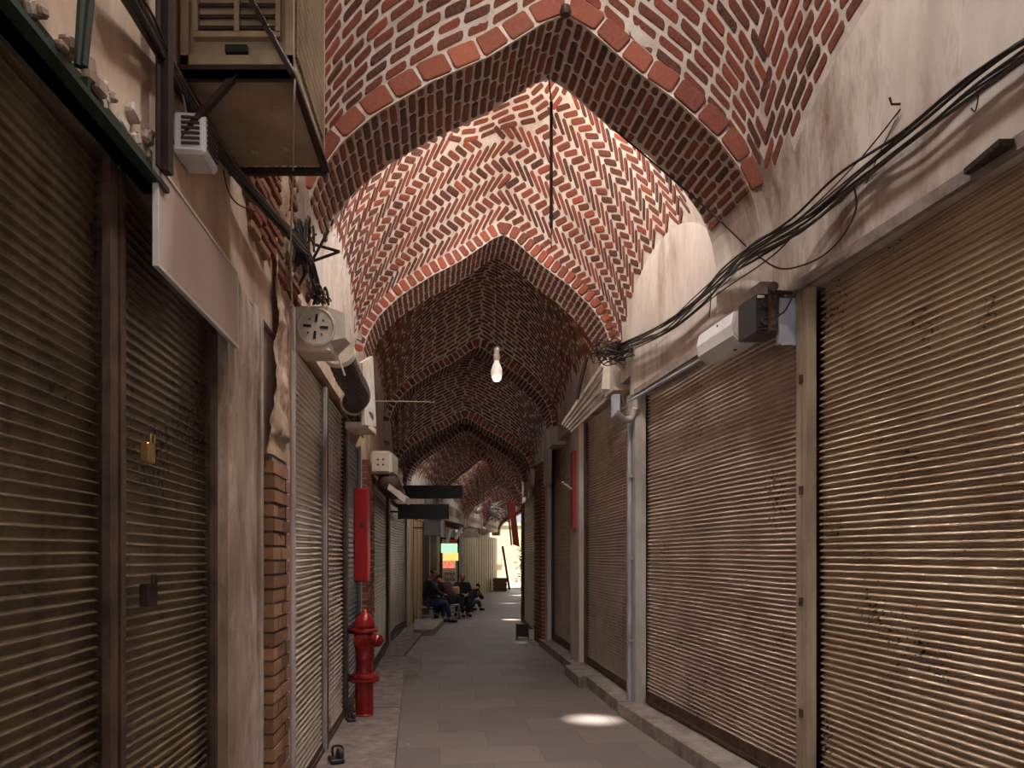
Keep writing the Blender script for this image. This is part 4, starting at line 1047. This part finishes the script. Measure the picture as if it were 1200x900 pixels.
# pale awning & clutter under far arches
c=at(552,625,21.8)
mb=MB(); mb.hexa([c+Vector((-.22,0,-.12)),c+Vector((.22,0,-.12)),c+Vector((.22,.4,-.12)),c+Vector((-.22,.4,-.12)),c+Vector((-.16,.1,.14)),c+Vector((.16,.1,.14)),c+Vector((.16,.4,.14)),c+Vector((-.16,.4,.14))])
tag(mb.build('shop_awning',M['offwhite'],loc=c),'small dusty pale awning under the far arches','awning')
for i,(u,v,Y,R) in enumerate(((560,597,19,.12),(567,622,22,.14))):
    c=at(u,v,Y); r=thing('round_lamp',c,('upper' if i==0 else 'lower')+' pale round lamp hanging among the far arches','lamp')
    mb=MB(); mb.lathe([(.0,-R),(R*.7,-R*.7),(R,0),(R*.7,R*.6),(R*.2,R*.8)],c,n=18); mb.build('globe',M['offwhite'],r,smooth=True)
    mb=MB(); mb.tube([c+Vector((0,0,R*.8)),Vector((c.x,c.y,3.9))],.01,5); mb.build('cord',M['cable'],r)
knot(at(583,600,23),(.35,.3,.35),12,'tangle of wires hanging between far arches',31,('cable2','cable'))

# ------------------------------------------------------------------ small things on the floor
p0=G(662,795); 
r=thing('stone_step',G(680,800),'low rectangular stone step block in front of the right kerb','step')
a=G(660,781+13);b=G(678,806);c_=G(700,804);d_=G(684,781+8)
a=Vector((.60,9.15,0)); 
P=[G(678,806),G(700,803),None,None]; dirv=Vector((-.0977,1,0))
P[2]=P[1]+dirv*.95; P[3]=P[0]+dirv*.95
mb=MB(); mb.hexa([P[0],P[1],P[2],P[3]]+[p+Vector((0,0,.105)) for p in P]); o=mb.build('block',M['concrete'],r)
mb=MB(); T=.105; mb.hexa([p+Vector((0,0,T)) for p in P]+[p*1+Vector((0,0,T+.02)) for p in P]); mb.build('tread',M['kerb'],r)
a=G(485,745);b=G(508,745);c_=G(520,732);d_=G(486,732)
r=thing('stone_step',(a+b)/2,'flat stone slab step beside the seated man on the left','step')
def up(p,z): return Vector((p.x,p.y,z))
mb=MB(); mb.hexa([up(a,0),up(b,0),up(c_,0),up(d_,0),up(a,.09),up(b,.09),up(c_,.09),up(d_,.09)]); mb.build('block',M['concrete'],r)
mb=MB(); mb.hexa([up(a,.09),up(b,.09),up(c_,.09),up(d_,.09),up(a,.12),up(b,.12),up(c_,.12),up(d_,.12)]); mb.build('tread',M['kerb'],r)
# black a-frame with pale card behind
g=G(612,751)
r=thing('floor_stand',g,'small black board on a tubular stand by the dark brick pillar','stand')
T=Matrix.Translation(g+Vector((.0,0,.05)))@Matrix.Rotation(math.radians(-14),4,'X')@Matrix.Rotation(.25,4,'Z')
mb=MB(); mb.cbox(-.10,.12,-.012,.012,.03,.25,.006,T); mb.build('board',M['black'],r)
for x in (-.11,.11):
    mb=MB(); mb.tube([T@Vector((x,0,.26)),T@Vector((x,0,0)),Vector((g.x+x,g.y-.04,.012))],.009,6); mb.build('leg',M['black'],r)
mb=MB(); mb.tube([T@Vector((-.11,0,.25)),Vector((g.x-.08,g.y+.2,.012)),Vector((g.x+.12,g.y+.2,.012)),T@Vector((.11,0,.25))],.009,6); mb.build('rear_leg',M['black'],r)
p=G(622,749); 
mb=MB(); T=Matrix.Translation(p)@Matrix.Rotation(math.radians(-12),4,'X'); mb.box(-.05,.07,0,.01,0,.18,T); tag(mb.build('white_card',M['offwhite'],loc=p),'pale card leaning behind the small black floor stand','card')
# litter
mb=MB(); p=G(478,874); mb.lathe([(.006,0),(.012,.004),(.009,.016),(.0,.018)],p,n=8); tag(mb.build('bottle_cap',M['offwhite'],loc=p),'tiny pale bottle cap on the paving near the left kerb','litter')

# ------------------------------------------------------------------ people
def skin_mesh(name,verts,edges,mat,parent,sub=2,root=0):
    me=bpy.data.meshes.new(name); base=Vector(parent['_w']) if parent else Vector()
    me.from_pydata([Vector(v[0])-Vector((0,0,0)) for v in verts],edges,[]); o=bpy.data.objects.new(name,me); COL.objects.link(o)
    if parent is not None: o.parent=parent; o['_w']=base[:]
    me.materials.append(mat)
    m=o.modifiers.new('skin','SKIN'); m.use_smooth_shade=True
    for i,v in enumerate(verts):
        r=v[1] if isinstance(v[1],(tuple,list)) else (v[1],v[1]); me.skin_vertices[0].data[i].radius=r; me.skin_vertices[0].data[i].use_root=(i==root)
    s=o.modifiers.new('sub','SUBSURF'); s.levels=sub; s.render_levels=sub
    return o
def person(loc,rot,label,top,bottom,lean=.25,headtilt=.3,seat=.42,hat=None,hold=True,stretch=0.0,scale=1.0,cross=0):
    r=thing('person',loc,label,'person','seated people down the passage'); r.rotation_euler=(0,0,rot); r.scale=(scale,)*3
    # local: faces +Y
    pel=Vector((0,0,seat+.09)); L=lean
    d=Vector((0,math.sin(L),math.cos(L)))
    sp=pel+d*.22; ch=pel+d*.42; nk=pel+d*.55+Vector((0,.01,0)); 
    hd=Vector((0,math.sin(L+headtilt),math.cos(L+headtilt)))
    h1=nk+hd*.09; h2=nk+hd*.17+Vector((0,.012,0)); h3=nk+hd*.25
    V=[];Ed=[]
    def a(p,rr,par=None):
        V.append((p,rr)); i=len(V)-1
        if par is not None: Ed.append((par,i))
        return i
    ip=a(pel,(.13,.10)); isp=a(sp,(.11,.08),ip); ic=a(ch,(.12,.08),isp); ink=a(nk,.055,ic); ih1=a(h1,(.062,.07),ink); ih2=a(h2,(.076,.094),ih1); ih3=a(h3,(.055,.066),ih2)
    fwd=Vector((0,hd.z,-hd.y))
    a(h1+hd*.045+fwd*.108,.012,ih2)                    # nose
    for s in (-1,1): a(h1+hd*.055+Vector((s*.088,0,0)),.014,ih2)
    arms={};legs={}
    for s in (-1,1):
        sh=ch+d*.06+Vector((s*.19,0,0)); el=sh+Vector((s*.05,.10+.06,-.25)); 
        wr=Vector((s*.07,el.y+.20,seat+.27)) if hold else Vector((s*.12,el.y+.18,seat+.2))
        ish=a(sh,.05,ic); ie=a(el,.044,ish); iw=a(wr,.028,ie)
        f=(wr-el).normalized(); pm=wr+f*.07; ipm=a(pm,(.036,.018),iw)
        side=Vector((s,0,0))
        for k,(o,ln) in enumerate(((-.03,.065),(-.01,.075),(.01,.07),(.03,.055))):
            b=pm+side*o+f*.025; ib=a(b,.009,ipm); m_=a(b+f*ln*.5+Vector((0,0,-.008)),.0085,ib); a(b+f*ln*.8+Vector((0,0,-.035)),.007,m_)
        t1=a(wr+f*.03-side*.035+Vector((0,0,.01)),.011,iw); a(wr+f*.07-side*.05,.009,t1)
        hp=pel+Vector((s*.095,.02,-.01)); kn=Vector((s*(.13),.44,seat+.09)); ank=Vector((s*.11,.44+stretch+(.10 if s>0 else -.02),.09)); toe=ank+Vector((s*.02,.15,-.05))
        ih=a(hp,.085,ip); ik=a(kn,.055,ih); ia=a(ank,.036,ik); a(toe+Vector((0,-.04,0)),(.024,.018),ia)
        arms[s]=(sh,el,wr); legs[s]=(hp,kn,ank,toe)
    skin_mesh('body',V,Ed,M['skin'],r)
    # jacket
    V=[];Ed=[]
    i0=a(pel+Vector((0,0,.0)),(.19,.155)); i1=a(sp,(.185,.15),i0); i2=a(ch,(.185,.14),i1); i3=a(nk-d*.03,(.095,.09),i2)
    for s in (-1,1):
        sh,el,wr=arms[s]; x=a(sh,.088,i2); y=a(el,.062,x); a(el.lerp(wr,.9),.046,y)
    skin_mesh('jacket',V,Ed,top,r)
    V=[];Ed=[]
    i0=a(pel+Vector((0,.0,-.02)),(.195,.165))
    for s in (-1,1):
        hp,kn,ank,toe=legs[s]; x=a(hp+Vector((0,.05,0)),.105,i0); y=a(kn,.078,x); a(ank+Vector((0,0,.03)),.062,y)
    skin_mesh('trousers',V,Ed,bottom,r)
    for s in (-1,1):
        hp,kn,ank,toe=legs[s]; V=[];Ed=[]
        x=a(ank+Vector((0,-.03,-.03)),(.06,.06)); y=a(ank+Vector((0,.06,-.035)),(.06,.052),x); a(toe+Vector((0,.04,.005)),(.055,.045),y); skin_mesh('shoe',V,Ed,M['leather'],r)
    V=[];Ed=[]
    x=a(h2+hd*.06-fwd*.045,(.125,.125)); y=a(h2-fwd*.075-hd*.04,(.10,.08),x)
    skin_mesh('cap' if hat else 'hair',V,Ed,hat or M['hair'],r)
    return r
def stool(c,h,label,mat,w=.15,flat=False):
    r=thing('stool',c,label,'stool','stools of the seated people'); c=Vector(c)
    mb=MB(); mb.cbox(-w,w,-w,w,h-.03,h,.008,Matrix.Translation(c)); mb.build('seat',mat,r)
    for sx_ in (-1,1):
        for sy in (-1,1):
            mb=MB(); mb.tube([c+Vector((sx_*w*.8,sy*w*.8,h-.03)),c+Vector((sx_*w,sy*w,0))],[.016,.02],8); mb.build('leg',mat,r)
    mb=MB()
    for s in (-1,1):
        mb.tube([c+Vector((s*w*.9,-w*.9,h*.45)),c+Vector((s*w*.9,w*.9,h*.45))],.01,6); mb.tube([c+Vector((-w*.9,s*w*.9,h*.45)),c+Vector((w*.9,s*w*.9,h*.45))],.01,6)
    mb.build('stretcher',mat,r)
    return r
q=Vector((-1.92,16.8,0))
person(q,math.radians(-72),'seated man in dark jacket and blue jeans looking down at his hands',M['jacket'],M['jeans'],lean=.12,headtilt=.45,seat=.42,scale=.93)
stool(q+Vector((-.02,0,0)),.38,'white plastic stool under the man in blue jeans',M['white'])
q=Vector((-1.42,17.9,0))
person(q,math.radians(65),'person in dark maroon top bending forward on a stool, second from left',M['maroon'],M['trousers'],lean=.6,headtilt=.4,seat=.42,scale=.9)
stool(q,.36,'pale metal stool under the person bending forward',M['chrome'])
q=Vector((-1.28,18.8,0))
person(q,math.radians(200),'seated person in black with a red cap and patterned bag on the lap',M['trousers'],M['trousers'],lean=.15,headtilt=.2,seat=.42,hat=M['red'],scale=.82)
stool(q,.31,'dark stool under the person in the red cap',M['black'])
mb=MB(); c=q+Vector((-.12,-.36,.46)); mb.cbox(-.10,.10,-.05,.05,0,.30,.03,Matrix.Translation(c)@Matrix.Rotation(.1,4,'X')); r=thing('shopping_bag',c,'cream and brown patterned bag on the lap of the red capped person','bag'); mb.build('pouch',M['patterned'],r)
mb=MB(); mb.tube(spline([c+Vector((-.05,0,.28)),c+Vector((-.03,0,.36)),c+Vector((.03,0,.36)),c+Vector((.05,0,.28))],5),.007,6); mb.build('handle',M['wood'],r)
q=Vector((-1.22,20.2,0))
person(q,math.radians(-40),'farthest seated person in dark clothes beside the grey doors',M['jacket'],M['jeans'],lean=.75,headtilt=.4,seat=.24,scale=.8)
stool(q,.19,'low dark stool under the farthest seated person',M['black'])

# ------------------------------------------------------------------ far end, outdoors
Yf=32.5
r=thing('wooden_crate',G(586,692.5),'brown wooden crate on the ground at the bright end','crate')
g=G(586,692.5)
mb=MB(); mb.box(-.28,.28,0,.4,0,.55,Matrix.Translation(g)); mb.build('box',M['wood'],r)
mb=MB()
for z in (.02,.2,.38): mb.box(-.3,.3,-.02,0,z,z+.12,Matrix.Translation(g))
mb.build('slats',M['wood'],r)
g=G(597,691); mb=MB(); mb.tube([g,at(589,640,g.y)],.05,8); tag(mb.build('leaning_pole',M['coolerdark'],loc=g),'dark pole leaning beside the crate at the bright end','pole')
random.seed(9)
g=G(606,690)+Vector((.25,.8,0)); r=thing('shrub',g,'small green shrub outside the far end of the passage','plant')
mb=MB()
for k in range(220):
    a=random.uniform(0,6.28);rr=random.uniform(0,.45);z=random.uniform(.3,1.9); p=g+Vector((math.cos(a)*rr,math.sin(a)*rr,z)); s=.09
    T=Matrix.Translation(p)@Matrix.Rotation(random.uniform(0,6),4,'Z')@Matrix.Rotation(random.uniform(-1,1),4,'X')
    mb.add([T@Vector(v) for v in ((-s,0,0),(0,-s*.5,.01),(s,0,0),(0,s*.5,.01))],[(0,1,2,3)])
mb.build('foliage',M['leaf'],r)
mb=MB(); mb.tube([g,g+Vector((.03,0,1.2))],.03,6); mb.build('trunk',M['wood'],r)
mb=MB(); mb.box(-6,8,42,42.3,0,3.2); mb.box(-6,8,41.95,42.35,3.2,3.35)
for k in range(7): mb.box(-5+k*1.8,-4.2+k*1.8,41.93,42,1,2.4)
struct(mb.build('wall_back',M['creampanel']))

# ------------------------------------------------------------------ light
sun=bpy.data.lights.new('sun','SUN'); sun.energy=SUN_E if 'SUN_E' in globals() else 40; sun.angle=math.radians(3.0); sun.color=(1,.95,.88)
so=bpy.data.objects.new('sun',sun); COL.objects.link(so)
for bi,c,h in HOLES:
    if bi==1: HC=c
tgt=Vector((.74,6.95,0)); d=(tgt-HC).normalized(); so.rotation_euler=d.to_track_quat('-Z','Y').to_euler(); so.location=(0,0,12)
def area(name,loc,dirv,sx_,sy,e,col,shape='RECTANGLE',spread=180):
    l=bpy.data.lights.new(name,'AREA'); l.shape=shape; l.size=sx_; l.size_y=sy; l.energy=e; l.color=col; l.spread=math.radians(spread)
    o=bpy.data.objects.new(name,l); COL.objects.link(o); o.location=loc; o.rotation_euler=Vector(dirv).to_track_quat('-Z','Y').to_euler(); return o
EN={-1:130,0:115,1:140,3:5,5:70,6:40,7:40}
for bi,c,h in HOLES:      # daylight falling in through each roof opening
    area('skylight',c+Vector((0,0,-.02)),(0,0,-1),h*2,h*2,EN.get(bi,60),(1,.96,.915),'DISK')
area('end_light',(.65,-4.8,1.9),(0,1,.05),2.8,2.8,55,(1,.95,.9))  # unseen fill light added behind the camera to brighten what lies ahead
area('end_light',(.6,34.5,1.8),(0,-1,0),2.0,2.4,60,(1,.95,.85))  # daylight from the bright far end of the passage
pl=bpy.data.lights.new('crown_fill','POINT'); pl.energy=60; pl.shadow_soft_size=.10; pl.color=(1,.90,.78)
po=bpy.data.objects.new('crown_fill',pl); COL.objects.link(po); po.location=HC+Vector((-.05,.10,-.42))  # hidden point light added below the roof opening to brighten the vault
bl=bpy.data.lights.new('bay_fill','POINT'); bl.energy=18; bl.shadow_soft_size=.07; bl.color=(1,.85,.7)
bo=bpy.data.objects.new('bay_fill',bl); COL.objects.link(bo); bo.location=at(582,447,8.3)+Vector((0,0,-.12))  # point light added under the unlit bulb to brighten this bay
w=bpy.data.worlds.new('World'); SC.world=w; w.use_nodes=True
bg=w.node_tree.nodes['Background']; bg.inputs['Color'].default_value=(.85,.92,1,1); bg.inputs['Strength'].default_value=1.0

# ------------------------------------------------------------------ camera
cam=bpy.data.cameras.new('camera'); co=bpy.data.objects.new('camera',cam); COL.objects.link(co)
co.location=(0,0,CH); co.rotation_euler=(math.radians(90),0,0)
cam.sensor_width=36; cam.lens=F/1200*36; cam.shift_y=(HZ-450)/1200; cam.clip_start=.05; cam.clip_end=200
SC.camera=co
for o in list(bpy.data.objects):
    if '_w' in o: del o['_w']
vs=SC.view_settings; vs.view_transform='Standard'; vs.look='None'; vs.gamma=1; vs.use_curve_mapping=False; vs.exposure=-0.4
